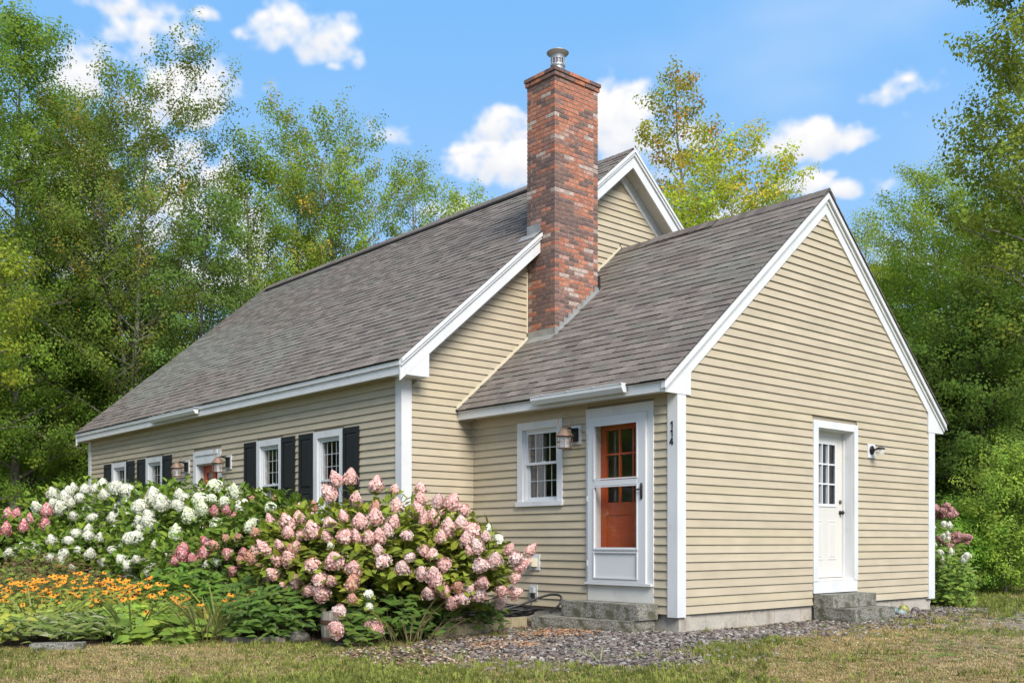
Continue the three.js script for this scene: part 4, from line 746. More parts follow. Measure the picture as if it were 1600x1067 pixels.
// tufts of grass: blades of uneven length leaning outwards
function tuft(seed, n, len, spread, w) {
  const r = rng(seed), P = [], g = new GB();
  for (let i = 0; i < n; i++) {
    const a = r() * 6.283, d = spread * Math.sqrt(r()), l = len * (0.45 + 0.75 * r()), b = V(Math.cos(a) * d, 0, Math.sin(a) * d), o = r() * 6.283, lean = 0.25 + 0.75 * r(), s = V(-Math.sin(o), 0, Math.cos(o)).multiplyScalar(w * (0.7 + 0.6 * r()));
    const m = b.clone().add(V(Math.cos(o) * l * 0.25 * lean, l * 0.6, Math.sin(o) * l * 0.25 * lean)), t = b.clone().add(V(Math.cos(o) * l * 0.75 * lean, l * (1.02 - 0.35 * lean), Math.sin(o) * l * 0.75 * lean));
    g.quad(b.clone().sub(s), b.clone().add(s), m.clone().addScaledVector(s, 0.8), m.clone().addScaledVector(s, -0.8)).tri(m.clone().addScaledVector(s, -0.8), m.clone().addScaledVector(s, 0.8), t);
  }
  return g.geo();
}
{
  const r = rng(300), sets = [[], [], []], cols = [[], [], []];
  const put = (x, z, near) => {
    if (underHouse(x, z)) return; const g = zone(x, z), bare = Math.max(g.gravel * 1.02, g.chips * 0.93, g.bed, clamp(g.dirt) * 0.82);
    if (r() < bare) return;
    const dr = dryness(x, z), dry = r() < dr * 0.9 + 0.05, v = 0.5 + 0.85 * r();
    const c = dry ? mix3([0.45, 0.325, 0.125], [0.54, 0.44, 0.24], r()) : mix3([0.20, 0.245, 0.045], [0.32, 0.34, 0.08], r());
    const k = dry ? (r() < 0.75 ? 1 : 0) : r() < 0.2 ? 2 : 0;
    sets[k].push(mtx(V(x, groundY(x, z) - 0.004, z), V((r() - 0.5) * 0.3, 1, (r() - 0.5) * 0.3).normalize(), r() * 6.28, (0.6 + 0.7 * r()) * (near ? 1 : 1.5))); cols[k].push(scl(c, v * 0.92));
  };
  for (let i = 0; i < 60000; i++) { const px = -40 + 1680 * r(), py = 985 + 95 * Math.pow(r(), 0.9), p = onY(px, py, GY); put(p.x + (r() - 0.5) * 0.2, p.z + (r() - 0.5) * 0.2, true); }
  for (let i = 0; i < 16000; i++) put(-10 + 13 * r(), -3 + 9 * r(), true);
  for (let i = 0; i < 34000; i++) { const x = 2 + 16 * Math.pow(r(), 0.8), z = -9 + 13 * r(); put(x, z, false); }
  [[tuft(1, 8, 0.034, 0.045, 0.0032)], [tuft(2, 9, 0.028, 0.05, 0.0030)], [tuft(3, 8, 0.065, 0.03, 0.0036)]].forEach(([g], k) => { const m = instanced('grass', g, M.grass, sets[k], cols[k]); tag(m, ['short green and yellowing lawn grass in front of the house', 'dry straw coloured grass in patches across the lawn', 'taller fresh green grass tufts scattered in the lawn'][k], 'grass', null, 'stuff'); });
}
// low broad-leaved weeds in the lawn
{
  const r = rng(305), g = new GB(); for (let i = 0; i < 7; i++) { const a = i * 0.9 + r() * 0.3, l = 0.035 + 0.03 * r(), d = V(Math.cos(a), 0.25, Math.sin(a)), s = V(-Math.sin(a), 0, Math.cos(a)).multiplyScalar(0.011); g.quad(V(0, 0.004, 0), d.clone().multiplyScalar(l * 0.55).add(s), d.clone().multiplyScalar(l).setY(0.012), d.clone().multiplyScalar(l * 0.55).sub(s)); }
  const mats = [], cols = [];
  for (let i = 0; i < 5200; i++) { const x = -9 + 17 * r(), z = -3 + 8 * r(), q = zone(x, z); if (underHouse(x, z) || fbm(x * 1.3 + 4, z * 1.3, 6.1, 3) < 0.53 || r() < q.bed + q.gravel * 0.93) continue; mats.push(mtx(V(x, groundY(x, z), z), V((r() - 0.5) * 0.2, 1, (r() - 0.5) * 0.2).normalize(), r() * 6.28, 0.7 + 0.8 * r())); const k = 0.6 + 0.7 * r(); cols.push([0.16 * k, 0.25 * k, 0.045 * k]); }
  tag(instanced('lawn_weeds', g.geo(), M.grass, mats, cols), 'small broad leaved weeds scattered through the lawn', 'weeds', null, 'stuff');
}
// crushed stone: angular flat pieces
{
  const r = rng(310), geo = s => { const q = rng(s), g = new THREE.IcosahedronGeometry(1, 0), p = g.attributes.position, seen = new Map(); for (let i = 0; i < p.count; i++) { const k = [p.getX(i), p.getY(i), p.getZ(i)].map(x => x.toFixed(2)).join(); if (!seen.has(k)) seen.set(k, 0.65 + 0.7 * q()); const f = seen.get(k); p.setXYZ(i, p.getX(i) * f, p.getY(i) * f * 0.5, p.getZ(i) * f * 0.75); } g.computeVertexNormals(); return boxUV(g, 8); };
  const sets = [[], [], []], cols = [[], [], []];
  for (let i = 0; i < 26000; i++) {
    const x = -4.2 + 10.9 * r(), z = -1.6 + 3.9 * r(); if (underHouse(x, z)) continue; if (r() > edge(x, z, GRAVEL, 0.8) && !(r() < 0.13 && distPoly(x, z, GRAVEL) < 0.7) && !(r() < 0.035 * clamp(zone(x, z).dirt))) continue;
    const t = r(), c = t < 0.5 ? mix3([0.15, 0.118, 0.108], [0.235, 0.195, 0.18], r()) : t < 0.8 ? mix3([0.24, 0.215, 0.20], [0.36, 0.335, 0.315], r()) : t < 0.93 ? mix3([0.055, 0.05, 0.052], [0.09, 0.08, 0.08], r()) : mix3([0.40, 0.38, 0.36], [0.5, 0.48, 0.45], r());
    c[0] *= 0.97; c[1] *= 0.945; c[2] *= 0.89; const k = i % 3, s = 0.010 + 0.024 * Math.pow(r(), 2.0);
    sets[k].push(mtx(V(x, groundY(x, z) + s * 0.15 + r() * 0.012, z), V((r() - 0.5) * 0.9, 1, (r() - 0.5) * 0.9).normalize(), r() * 6.28, s)); cols[k].push(c);
  }
  for (let i = 0; i < 5000; i++) { // pale stones of the drive at right
    const x = 2.5 + 8 * r(), z = -0.3 + 4.5 * r(), w = fbm(x * 0.9, z * 1.6, 5.5, 3); if (w < 0.56 || z < 0.3) continue;
    sets[i % 3].push(mtx(V(x, groundY(x, z) + 0.004, z), V((r() - 0.5) * 0.6, 1, (r() - 0.5) * 0.6).normalize(), r() * 6.28, 0.008 + 0.016 * r() * r())); cols[i % 3].push(mix3([0.25, 0.235, 0.22], [0.52, 0.5, 0.46], r()));
  }
  sets.forEach((s, k) => tag(instanced('gravel', geo(40 + k), M.stone, s, cols[k]), ['purple grey crushed stone strip along the foot of the wing', 'loose crushed stone mixed into the strip along the wing', 'scattered crushed stone between steps and dry lawn'][k], 'gravel', null, 'stuff'));
}
// fallen leaves and wood chips
{
  const r = rng(320), g = new GB(); g.quad(V(-0.5, 0.02, 0), V(0, 0.0, -0.32), V(0.5, 0.05, 0), V(0, 0.0, 0.34)); const leafG = g.geo();
  const mats = [], cols = [];
  const put = (x, z, s, c) => { if (!underHouse(x, z)) { mats.push(mtx(V(x, groundY(x, z) + 0.012 + r() * 0.01, z), V((r() - 0.5) * 0.9, 1, (r() - 0.5) * 0.9).normalize(), r() * 6.28, s)); cols.push(c); } };
  const brown = () => { const t = r(); return t < 0.5 ? mix3([0.20, 0.11, 0.06], [0.36, 0.22, 0.12], r()) : t < 0.75 ? mix3([0.44, 0.33, 0.2], [0.55, 0.45, 0.3], r()) : mix3([0.09, 0.055, 0.035], [0.15, 0.09, 0.05], r()); };
  for (let i = 0; i < 13000; i++) { const x = -4.8 + 5.2 * r(), z = -1.7 + 3.2 * r(); if (r() < edge(x, z, CHIPS, 1.0)) put(x, z, 0.02 + 0.03 * r(), brown()); }
  for (let i = 0; i < 900; i++) { const a = r() * 6.28, d = 0.35 * Math.sqrt(r()); put(-1.05 + Math.cos(a) * d * 1.7, -0.85 + Math.sin(a) * d, 0.025 + 0.03 * r(), r() < 0.6 ? mix3([0.42, 0.16, 0.07], [0.5, 0.27, 0.12], r()) : brown()); }
  for (let i = 0; i < 420; i++) { const a = r() * 6.28, d = 0.3 * Math.sqrt(r()); put(-2.45 + Math.cos(a) * d * 1.5, -0.25 + Math.sin(a) * d, 0.02 + 0.03 * r(), mix3([0.42, 0.18, 0.08], [0.52, 0.30, 0.15], r())); }
  for (let i = 0; i < 2600; i++) { const x = -5 + 12 * r(), z = -1 + 5 * r(); put(x, z, 0.015 + 0.025 * r(), brown()); }
  for (let i = 0; i < 5200; i++) { const x = -7.5 + 7.4 * r(), z = -6 + 4.8 * r(); if (distPoly(x, z, BED) < 0) put(x, z, 0.02 + 0.04 * r(), mix3([0.07, 0.035, 0.02], [0.20, 0.10, 0.06], r())); }
  tag(instanced('leaf_litter', leafG, M.litter, mats, cols), 'brown fallen leaves and wood chips on the ground by the bed and steps', 'fallen leaves', null, 'stuff');
}
// ---------------------------------------------------------------- granite steps, edging, planter wood, hose, painted stones
function rough(geo, amp, f, seed) { // uneven, broken faces
  const g = geo.index ? geo.toNonIndexed() : geo, p = g.attributes.position; for (let i = 0; i < p.count; i++) { const x = p.getX(i), y = p.getY(i), z = p.getZ(i); p.setXYZ(i, x + amp * (fbm(x * f + seed, y * f, z * f, 3) - 0.5) * 2, y + amp * 0.6 * (fbm(x * f, y * f + seed, z * f + 9, 3) - 0.5) * 2, z + amp * (fbm(x * f, y * f + 3, z * f + seed, 3) - 0.5) * 2); } const c = mergeVertices(g, 1e-4); c.computeVertexNormals(); const n = c.toNonIndexed(); n.computeVertexNormals(); return boxUV(n, 0.55);
}
function blockGeo(top, y0, y1, seg, amp, seed) { // a quarried block from four ground corners, finely divided
  const g = new GB(), at2 = (u, v, y) => { const a = [lerp(top[0][0], top[1][0], u), lerp(top[0][1], top[1][1], u)], b = [lerp(top[3][0], top[2][0], u), lerp(top[3][1], top[2][1], u)]; return V(lerp(a[0], b[0], v), y, lerp(a[1], b[1], v)); };
  const nu = seg, nv = Math.max(4, seg / 2), ny = 5;
  for (let i = 0; i < nu; i++) for (let j = 0; j < nv; j++) g.quad(at2(i / nu, j / nv, y1), at2((i + 1) / nu, j / nv, y1), at2((i + 1) / nu, (j + 1) / nv, y1), at2(i / nu, (j + 1) / nv, y1));
  for (let k = 0; k < ny; k++) { const a = lerp(y0, y1, k / ny), b = lerp(y0, y1, (k + 1) / ny); for (let i = 0; i < nu; i++) for (const v of [0, 1]) g.quad(at2(i / nu, v, a), at2((i + 1) / nu, v, a), at2((i + 1) / nu, v, b), at2(i / nu, v, b)); for (let j = 0; j < nv; j++) for (const u of [0, 1]) g.quad(at2(u, j / nv, a), at2(u, (j + 1) / nv, a), at2(u, (j + 1) / nv, b), at2(u, j / nv, b)); }
  return rough(g.geo(), amp, 7, seed);
}
{
  const s = thing('stone_steps', 'two mossy grey granite blocks as steps below the white storm door', 'steps');
  obj('step', blockGeo([[-0.405, -0.26], [-0.03, -0.265], [-0.03, -1.515], [-0.40, -1.51]], -0.065, 0.118, 26, 0.010, 3), M.granite, s);
  obj('step', blockGeo([[-0.46, -0.28], [-0.03, -0.3], [-0.03, -1.82], [-0.76, -1.66]], -0.32, -0.07, 28, 0.013, 8), M.granite, s);
  const s2 = thing('stone_steps', 'two pale grey granite blocks as steps below the white side door', 'steps');
  obj('step', blockGeo([[2.80, 0.308], [3.90, 0.312], [3.91, 0.03], [2.79, 0.03]], -0.03, 0.142, 26, 0.009, 13), M.granite, s2);
  obj('step', blockGeo([[2.80, 0.635], [3.84, 0.625], [3.95, 0.03], [2.79, 0.03]], -0.34, -0.032, 28, 0.012, 18), M.granite, s2);
}
function ovalStone(name, label, x, z, s, col, sy = 0.6, seed = 1) { const g = rough(new THREE.IcosahedronGeometry(s, 3), s * 0.12, 1.2 / s, seed); g.scale(1.2, sy, 0.9); const m = obj(name, g, std(scl(col, 0.62 / 0.5), 0.8, { map: T.granite })); m.position.set(x, groundY(x, z) + s * sy * 0.7, z); return tag(m, label, 'stone'); }
ovalStone('painted_stone', 'pale blue painted stone leaning on the foundation, right of side steps', 4.62, 0.17, 0.085, [0.28, 0.46, 0.52], 0.9, 2);
ovalStone('painted_stone', 'light grey painted stone lying in front of the pale blue one', 4.55, 0.33, 0.075, [0.42, 0.50, 0.54], 0.7, 3);
ovalStone('painted_stone', 'yellow green painted stone beside the pale blue one', 4.93, 0.17, 0.085, [0.46, 0.46, 0.16], 0.95, 4);
ovalStone('painted_stone', 'brown rock between side steps and the blue stone', 4.28, 0.22, 0.075, [0.28, 0.19, 0.11], 0.9, 6);
ovalStone('field_stone', 'small mauve rock last in the row by the foundation', 5.30, 0.16, 0.065, [0.24, 0.20, 0.22], 0.8, 7);
{
  // planter board holding the bed by the steps
  const p = thing('planter_board', 'weathered yellowish plank edging the bed left of the front steps', 'plank'), a = V(-2.62, 0, -1.13), b = V(-0.86, 0, -1.66), d = b.clone().sub(a).normalize(), n = V(-d.z, 0, d.x).multiplyScalar(0.02);
  const A = [a.clone().add(n), b.clone().add(n), b.clone().sub(n), a.clone().sub(n)].map(q => [q.x, q.z]); obj('plank', blockGeo(A, -0.30, -0.065, 30, 0.004, 21), M.timber, p);
  for (const [name, label, q] of [['edging_stone', 'long grey stone edging the bed below the orange flowers', [[-6.28, -2.66], [-5.86, -2.44], [-5.78, -2.58], [-6.2, -2.8]]], ['edging_board', 'low weathered board edging the bed left of the wooden barrel', [[-4.52, -2.26], [-4.02, -1.86], [-3.98, -1.90], [-4.48, -2.30]]]]) { const m = obj(name, blockGeo(q, -0.3, name === 'edging_stone' ? -0.12 : -0.135, 18, 0.009, 31), name === 'edging_stone' ? M.granite : M.wood); tag(m, label, name === 'edging_stone' ? 'stone' : 'board'); }
  ovalStone('field_stone', 'rounded grey rock beside the wooden barrel', -3.93, -1.74, 0.10, [0.16, 0.15, 0.13], 0.8, 12);
}
{ // black hose: a heap of coils and one loop that rises to the wall
  const r = rng(50), pts = []; for (let i = 0; i <= 120; i++) { const a = i * 0.36, k = 0.22 + 0.10 * Math.sin(i * 0.7) + 0.04 * r(); pts.push(V(-0.85 + Math.cos(a) * k * 1.5 - 0.3 * Math.sin(i * 0.05), -0.075 + 0.035 * r() + i * 0.0006, -2.12 + Math.sin(a) * k * 1.1)); }
  const loop = [V(-1.0, -0.05, -2.25), V(-0.62, 0.04, -2.05), V(-0.38, 0.13, -1.95), V(-0.24, 0.175, -1.82), V(-0.2, 0.15, -1.72), V(-0.24, 0.06, -1.70), V(-0.34, -0.05, -1.78)];
  const t = thing('hose', 'black hose coiled in the bed with one loop arching up by the front steps', 'hose');
  const c1 = new THREE.CatmullRomCurve3(pts), c2 = new THREE.CatmullRomCurve3(loop);
  obj('coil', new THREE.TubeGeometry(c1, 420, 0.014, 7), M.rubber, t); obj('hose_loop', new THREE.TubeGeometry(c2, 60, 0.015, 8), M.rubber, t);
  obj('cable', new THREE.TubeGeometry(new THREE.CatmullRomCurve3([V(-0.03, 0.13, -2.42), V(-0.09, 0.02, -2.4), V(-0.12, -0.06, -2.35), V(-0.3, -0.08, -2.3)]), 30, 0.007, 6), M.rubber, t);
}
{ // half barrel of grey staves with rusty hoops
  const bx = -3.62, bz = -1.42, t = thing('wooden_barrel', 'weathered grey half barrel with rusty iron hoop under the pink hydrangea', 'barrel', [bx, groundY(bx, bz) - 0.01, bz], 0.3), N = 16, H = 0.34, rad = y => 0.185 + 0.025 * Math.sin(Math.PI * clamp(y / H) * 0.8);
  for (let i = 0; i < N; i++) { const a0 = i / N * 6.2832 + 0.012, a1 = (i + 1) / N * 6.2832 - 0.012, g = new GB(), P = (a, r, y) => V(Math.cos(a) * r, y, Math.sin(a) * r); for (let k = 0; k < 4; k++) { const y0 = k / 4 * H, y1 = (k + 1) / 4 * H; const ro = rad(y0), r1 = rad(y1); g.quad(P(a1, ro, y0), P(a0, ro, y0), P(a0, r1, y1), P(a1, r1, y1)).quad(P(a0, ro - 0.022, y0), P(a1, ro - 0.022, y0), P(a1, r1 - 0.022, y1), P(a0, r1 - 0.022, y1)).quad(P(a0, ro, y0), P(a0, ro - 0.022, y0), P(a0, r1 - 0.022, y1), P(a0, r1, y1)).quad(P(a1, ro - 0.022, y0), P(a1, ro, y0), P(a1, r1, y1), P(a1, r1 - 0.022, y1)); } const q = H; g.quad(P(a0, rad(q), q), P(a0, rad(q) - 0.022, q), P(a1, rad(q) - 0.022, q), P(a1, rad(q), q)); obj('stave', g.geo(0.5), M.wood, t); }
  for (const y of [0.07, 0.245]) { const h = lathe([[rad(y) + 0.001, y - 0.022], [rad(y) + 0.005, y - 0.022], [rad(y) + 0.006, y + 0.022], [rad(y) + 0.001, y + 0.022]], 32); obj('hoop', h, std([0.10, 0.05, 0.032], 0.85, { metalness: 0.3 }), t); }
  const s = new THREE.CircleGeometry(0.19, 24); s.rotateX(-Math.PI / 2); s.translate(0, H - 0.04, 0); obj('soil', s, std([0.05, 0.035, 0.025], 1), t);
}

// ================================================================ GARDEN PLANTS
// one leaf: folded along the midrib, tip drooping; base at the origin, pointing along +y, face towards +z
function leafGeo(l, w, fold = 0.25, droop = 0.25, seg = 3) {
  const g = new GB(), P = (t, s) => { const k = Math.sin(Math.PI * Math.pow(t, 0.8)) * 0.5 + (t > 0 && t < 1 ? 0.04 : 0); return V(s * w * k, l * (t - 0.12 * droop * t * t), -droop * l * t * t + Math.abs(s) * w * k * fold); };
  for (let i = 0; i < seg; i++) { const a = i / seg, b = (i + 1) / seg; for (const s of [-1, 1]) { const q = [P(a, 0), P(a, s), P(b, s), P(b, 0)]; if (s > 0) { if (i === 0) g.tri(q[0], q[2], q[3]); else if (i === seg - 1) g.tri(q[0], q[1], q[3]); else g.quad(q[0], q[1], q[2], q[3]); } else { if (i === 0) g.tri(q[0], q[3], q[2]); else if (i === seg - 1) g.tri(q[0], q[3], q[1]); else g.quad(q[0], q[3], q[2], q[1]); } } }
  const geo = g.geo(); const p = geo.attributes.position, uv = geo.attributes.uv; for (let i = 0; i < p.count; i++) uv.setXY(i, 0.5 + p.getX(i) / w * 0.9, p.getY(i) / l); return geo;
}
// orientation with +y along dir and +z roughly towards face
const _m = new THREE.Matrix4();
function orient(pos, dir, face, s) { const y = dir.clone().normalize(), x = y.clone().cross(face).normalize(); if (!isFinite(x.x) || x.lengthSq() < 0.5) x.set(1, 0, 0); const z = x.clone().cross(y); return new THREE.Matrix4().makeBasis(x, y, z).scale(V(s, s, s)).setPosition(pos); }
const leafCol = (base, r) => { const k = 0.7 + 0.6 * r(); const y = (r() - 0.4) * 0.5; return [base[0] * 1.4 * k * (1 + Math.max(0, y)), base[1] * 1.25 * k, base[2] * k * (1 - 0.4 * y)]; };

// flower heads of panicle hydrangea: hundreds of four-petalled florets over a blunt cone
function panicle(seed, n, H, R, palette, shape) {
  const r = rng(seed), g = new GB(); g.col = [0, 0, 0]; g.c = [];
  const prof = t => shape === 'round' ? Math.sqrt(Math.max(0, 1 - Math.pow(2 * t - 1, 2))) * 0.98 + 0.05 : Math.pow(Math.sin(Math.PI * Math.pow(clamp(t * 0.94 + 0.05), 0.62)), 0.75);
  for (let i = 0; i < n; i++) {
    const t = Math.pow((i + 0.5) / n, 0.88), a = i * 2.39996 + r() * 0.5, rad = R * prof(t) * (0.80 + 0.28 * r()) * (1 + 0.16 * Math.sin(a * 3 + seed)), y = H * t;
    const c = V(Math.cos(a) * rad, y, Math.sin(a) * rad), nrm = V(Math.cos(a) * 0.9, (t - 0.42) * 1.5, Math.sin(a) * 0.9).add(V((r() - 0.5) * 0.7, (r() - 0.5) * 0.7, (r() - 0.5) * 0.7)).normalize();
    const u = nrm.clone().cross(V(0.3, 1, 0.2)).normalize(), w = nrm.clone().cross(u), s = 0.0142 * (0.75 + 0.5 * r()), base = palette(t, r), ph = r() * 1.57;
    for (let k = 0; k < 4; k++) {
      const q = ph + k * 1.5708, d = u.clone().multiplyScalar(Math.cos(q)).addScaledVector(w, Math.sin(q)), e = u.clone().multiplyScalar(-Math.sin(q)).addScaledVector(w, Math.cos(q));
      const m1 = c.clone().addScaledVector(d, s * 0.62).addScaledVector(e, s * 0.55).addScaledVector(nrm, s * 0.18), m2 = c.clone().addScaledVector(d, s * 0.62).addScaledVector(e, -s * 0.55).addScaledVector(nrm, s * 0.18), tip = c.clone().addScaledVector(d, s * 1.15).addScaledVector(nrm, s * (r() * 0.3));
      g.col = scl(base, 0.80 + 0.18 * r()); g.quad(c, m2, tip, m1);
    }
  }
  const core = 9, cc = palette(0.15, r); g.col = scl(cc, 0.8);
  for (let i = 0; i < 8; i++) for (let j = 0; j < core; j++) { const P = (a, t) => V(Math.cos(a) * R * 0.66 * prof(t), H * (0.06 + 0.86 * t), Math.sin(a) * R * 0.66 * prof(t)); const a0 = j / core * 6.2832, a1 = (j + 1) / core * 6.2832; g.quad(P(a1, i / 8), P(a0, i / 8), P(a0, (i + 1) / 8), P(a1, (i + 1) / 8)); }
  return g.geo();
}
const PINK = (t, r) => { const x = r(); return x < 0.6 ? mix3([0.82, 0.425, 0.375], [0.88, 0.555, 0.495], r()) : x < 0.9 ? mix3([0.88, 0.57, 0.53], [0.89, 0.65, 0.60], r()) : x < 0.95 ? [0.84, 0.70, 0.60] : [0.64, 0.34, 0.24]; };
const PALEPINK = (t, r) => { const x = r(); return x < 0.6 ? mix3([0.82, 0.54, 0.50], [0.85, 0.63, 0.58], r()) : x < 0.85 ? [0.86, 0.74, 0.68] : [0.78, 0.44, 0.40]; };
const DUSTY = (t, r) => { const x = r(); return x < 0.55 ? mix3([0.58, 0.24, 0.17], [0.68, 0.36, 0.26], r()) : x < 0.85 ? [0.72, 0.48, 0.36] : [0.45, 0.28, 0.14]; };
const ROSE = (t, r) => { const x = r(); return x < 0.6 ? mix3([0.62, 0.17, 0.19], [0.74, 0.29, 0.30], r()) : x < 0.9 ? [0.80, 0.46, 0.44] : [0.84, 0.68, 0.6]; };
const WHITE = (t, r) => { const x = r(); return x < 0.75 ? mix3([0.80, 0.79, 0.65], [0.85, 0.84, 0.74], r()) : x < 0.96 ? [0.76, 0.77, 0.56] : [0.66, 0.71, 0.42]; };
const LIME = (t, r) => { const x = r(); return x < 0.55 ? [0.82, 0.84, 0.62] : x < 0.85 ? [0.70, 0.77, 0.45] : [0.86, 0.87, 0.78]; };
const head = (p, s0, list) => list.map(([n, H, R, sh], i) => panicle(s0 + i, Math.round(n * 1.5), H, R, p, sh));
const HEADS = {
  pink: head(PINK, 1, [[150, 0.19, 0.085, 'cone'], [150, 0.175, 0.088, 'cone'], [125, 0.205, 0.070, 'cone'], [140, 0.15, 0.082, 'round'], [110, 0.15, 0.072, 'cone'], [140, 0.19, 0.08, 'cone']]),
  pale: head(PALEPINK, 11, [[150, 0.18, 0.085, 'cone'], [130, 0.15, 0.085, 'round']]), dusty: head(DUSTY, 21, [[130, 0.19, 0.075, 'cone'], [120, 0.16, 0.08, 'cone']]),
  rose: head(ROSE, 31, [[140, 0.21, 0.085, 'cone'], [130, 0.18, 0.08, 'cone']]),
  white: head(WHITE, 41, [[170, 0.20, 0.11, 'cone'], [170, 0.18, 0.118, 'round'], [150, 0.215, 0.105, 'cone']]), lime: head(LIME, 51, [[160, 0.23, 0.10, 'cone'], [150, 0.19, 0.095, 'round']]), small: head(WHITE, 61, [[70, 0.11, 0.06, 'round'], [60, 0.13, 0.05, 'cone']]),
};
const hydLeaf = leafGeo(0.125, 0.062, 0.28, 0.3);
// a shrub: canes fan out from the crown of the plant to its outside; leaves in pairs up the canes; flower heads on the ends
// blobs: ellipsoids [cx, cy, cz, rx, ry, rz] that make up its outline; heads: photograph pixels of heads, cast onto that outline
function hydrangea(name, label, group, base, blobs, heads, extra, nCane, nFill, green, seed, headScale = 1, nBody = blobs.length) {
  const t = thing(name, label, 'shrub', [base[0], groundY(base[0], base[1]), base[1]], 0, group), O = t.position, r = rng(seed), leaves = [], cols = [], canes = [];
  const hit = (px, py) => { const d = rayDir(px, py); let best = null; for (const b of blobs) { const o = CAM.clone().sub(V(b[0], b[1], b[2])), q = V(o.x / b[3], o.y / b[4], o.z / b[5]), e = V(d.x / b[3], d.y / b[4], d.z / b[5]), A = e.dot(e), B = q.dot(e), C = q.dot(q) - 1, D = B * B - A * C; const k = D >= 0 ? (-B - Math.sqrt(D)) / A : -B / A; const miss = D >= 0 ? 0 : q.clone().addScaledVector(e, k).length() - 1; if (!best || miss < best.miss - 1e-6 || (miss === best.miss && k < best.k)) best = { miss, k, b }; } const p = CAM.clone().addScaledVector(d, best.k); return { p, n: V((p.x - best.b[0]) / best.b[3] ** 2, (p.y - best.b[1]) / best.b[4] ** 2, (p.z - best.b[2]) / best.b[5] ** 2).normalize() }; };
  const surf = () => { const b = blobs[Math.floor(r() * nBody)], a = r() * 6.2832, u = -0.35 + 1.35 * r(), s = Math.sqrt(Math.max(0, 1 - u * u)); const n = V(Math.cos(a) * s, u, Math.sin(a) * s); return { p: V(b[0] + n.x * b[3], b[1] + n.y * b[4], b[2] + n.z * b[5]), n: V(n.x / b[3], n.y / b[4], n.z / b[5]).normalize() }; };
  const inside = p => blobs.some(b => ((p.x - b[0]) / b[3]) ** 2 + ((p.y - b[1]) / b[4]) ** 2 + ((p.z - b[2]) / b[5]) ** 2 < 0.97);
  const addLeaf = (p, dir, s, n) => { if (p.y < groundY(p.x, p.z) + 0.02 || (p.x > -0.05 && p.z > -3.75) || (p.x > MAIN.x0 - 0.08 && p.z < MAIN.z)) return; leaves.push(orient(p.clone().sub(O), dir, V((r() - 0.5) * 0.9, 0.8, (r() - 0.5) * 0.9).addScaledVector(n, 0.8), s)); cols.push(leafCol(green, r)); };
  const cane = (end, n, leafy) => {
    const b = V(base[0] + (end.x - base[0]) * 0.16 + (r() - 0.5) * 0.3, groundY(base[0], base[1]), base[1] + (end.z - base[1]) * 0.16 + (r() - 0.5) * 0.3), m = b.clone().lerp(end, 0.5); m.y += (end.y - b.y) * 0.14;
    const c = new THREE.QuadraticBezierCurve3(b, m, end), pts = c.getPoints(5); canes.push(tubeGeo(pts.map(p => p.clone().sub(O)), [0.008, 0.007, 0.006, 0.005, 0.004, 0.003], 4, false));
    for (let i = 0; i < leafy; i++) { const k = 1 - Math.pow(r(), 1.6) * 0.7, p = c.getPoint(k), tan = c.getTangent(k), a = r() * 6.28; for (const s of [0, Math.PI]) { const side = V(Math.cos(a + s), 0.25, Math.sin(a + s)).addScaledVector(tan, 0.5).normalize(); addLeaf(p, side, 0.75 + 0.55 * r(), n); } }
  };
  const put = (p, n, kind, s) => {
    const up = n.clone().multiplyScalar(0.75).add(V((r() - 0.5) * 0.5, 0.75, (r() - 0.5) * 0.5)).normalize(), L = HEADS[kind], g = L[Math.floor(r() * L.length)], m = obj('flower_head', g, M.petal, t), S2 = s * headScale * (0.74 + 0.42 * r());
    const q = p.clone().addScaledVector(up, -0.09 * S2); m.position.copy(q.clone().sub(O)); m.quaternion.setFromUnitVectors(_Y, up); m.rotateY(r() * 6.28); m.scale.set(S2 * (0.9 + 0.2 * r()), S2, S2 * (0.9 + 0.2 * r())); cane(q, n, 5);
  };
  for (const [kind, s, list] of heads) for (let i = 0; i < list.length; i += 2) { const h = hit(list[i], list[i + 1]); put(h.p, h.n, kind, s); }
  for (const [kind, s, n] of extra) for (let i = 0; i < n; i++) { let h = surf(); for (let k = 0; k < 12 && (h.n.dot(CAM.clone().sub(h.p).normalize()) > 0.05 || h.p.x > -0.15 || (h.p.z < MAIN.z && h.p.x > MAIN.x0 - 0.15) || h.p.y < 0.25); k++) h = surf(); if (h.p.x < -0.12 && h.n.dot(CAM.clone().sub(h.p).normalize()) < 0.05) put(h.p, h.n, kind, s); }
  for (let i = 0; i < nCane; i++) { const h = surf(); cane(h.p.addScaledVector(h.n, -0.06), h.n, 9); }
  for (let i = 0; i < nFill; i++) { const h = surf(), p = h.p.clone().addScaledVector(h.n, -0.30 * Math.pow(r(), 1.5)); addLeaf(p, h.n.clone().multiplyScalar(0.7).add(V((r() - 0.5) * 1.4, 0.15 + (r() - 0.5) * 0.8, (r() - 0.5) * 1.4)).normalize(), 0.7 + 0.55 * r(), h.n); }
  obj('stems', merge(canes), M.woody, t);
  const f = instanced('foliage', hydLeaf, M.leaf, leaves, cols, t); return t;
}
const P4 = (list) => list.map((v, i) => i % 2 ? 640 + v / 2.498 : 380 + v / 2.498);          // pixel lists read from enlargements
const P3 = (list) => list.map((v, i) => i % 2 ? 640 + v / 2.5 : v / 2.5);
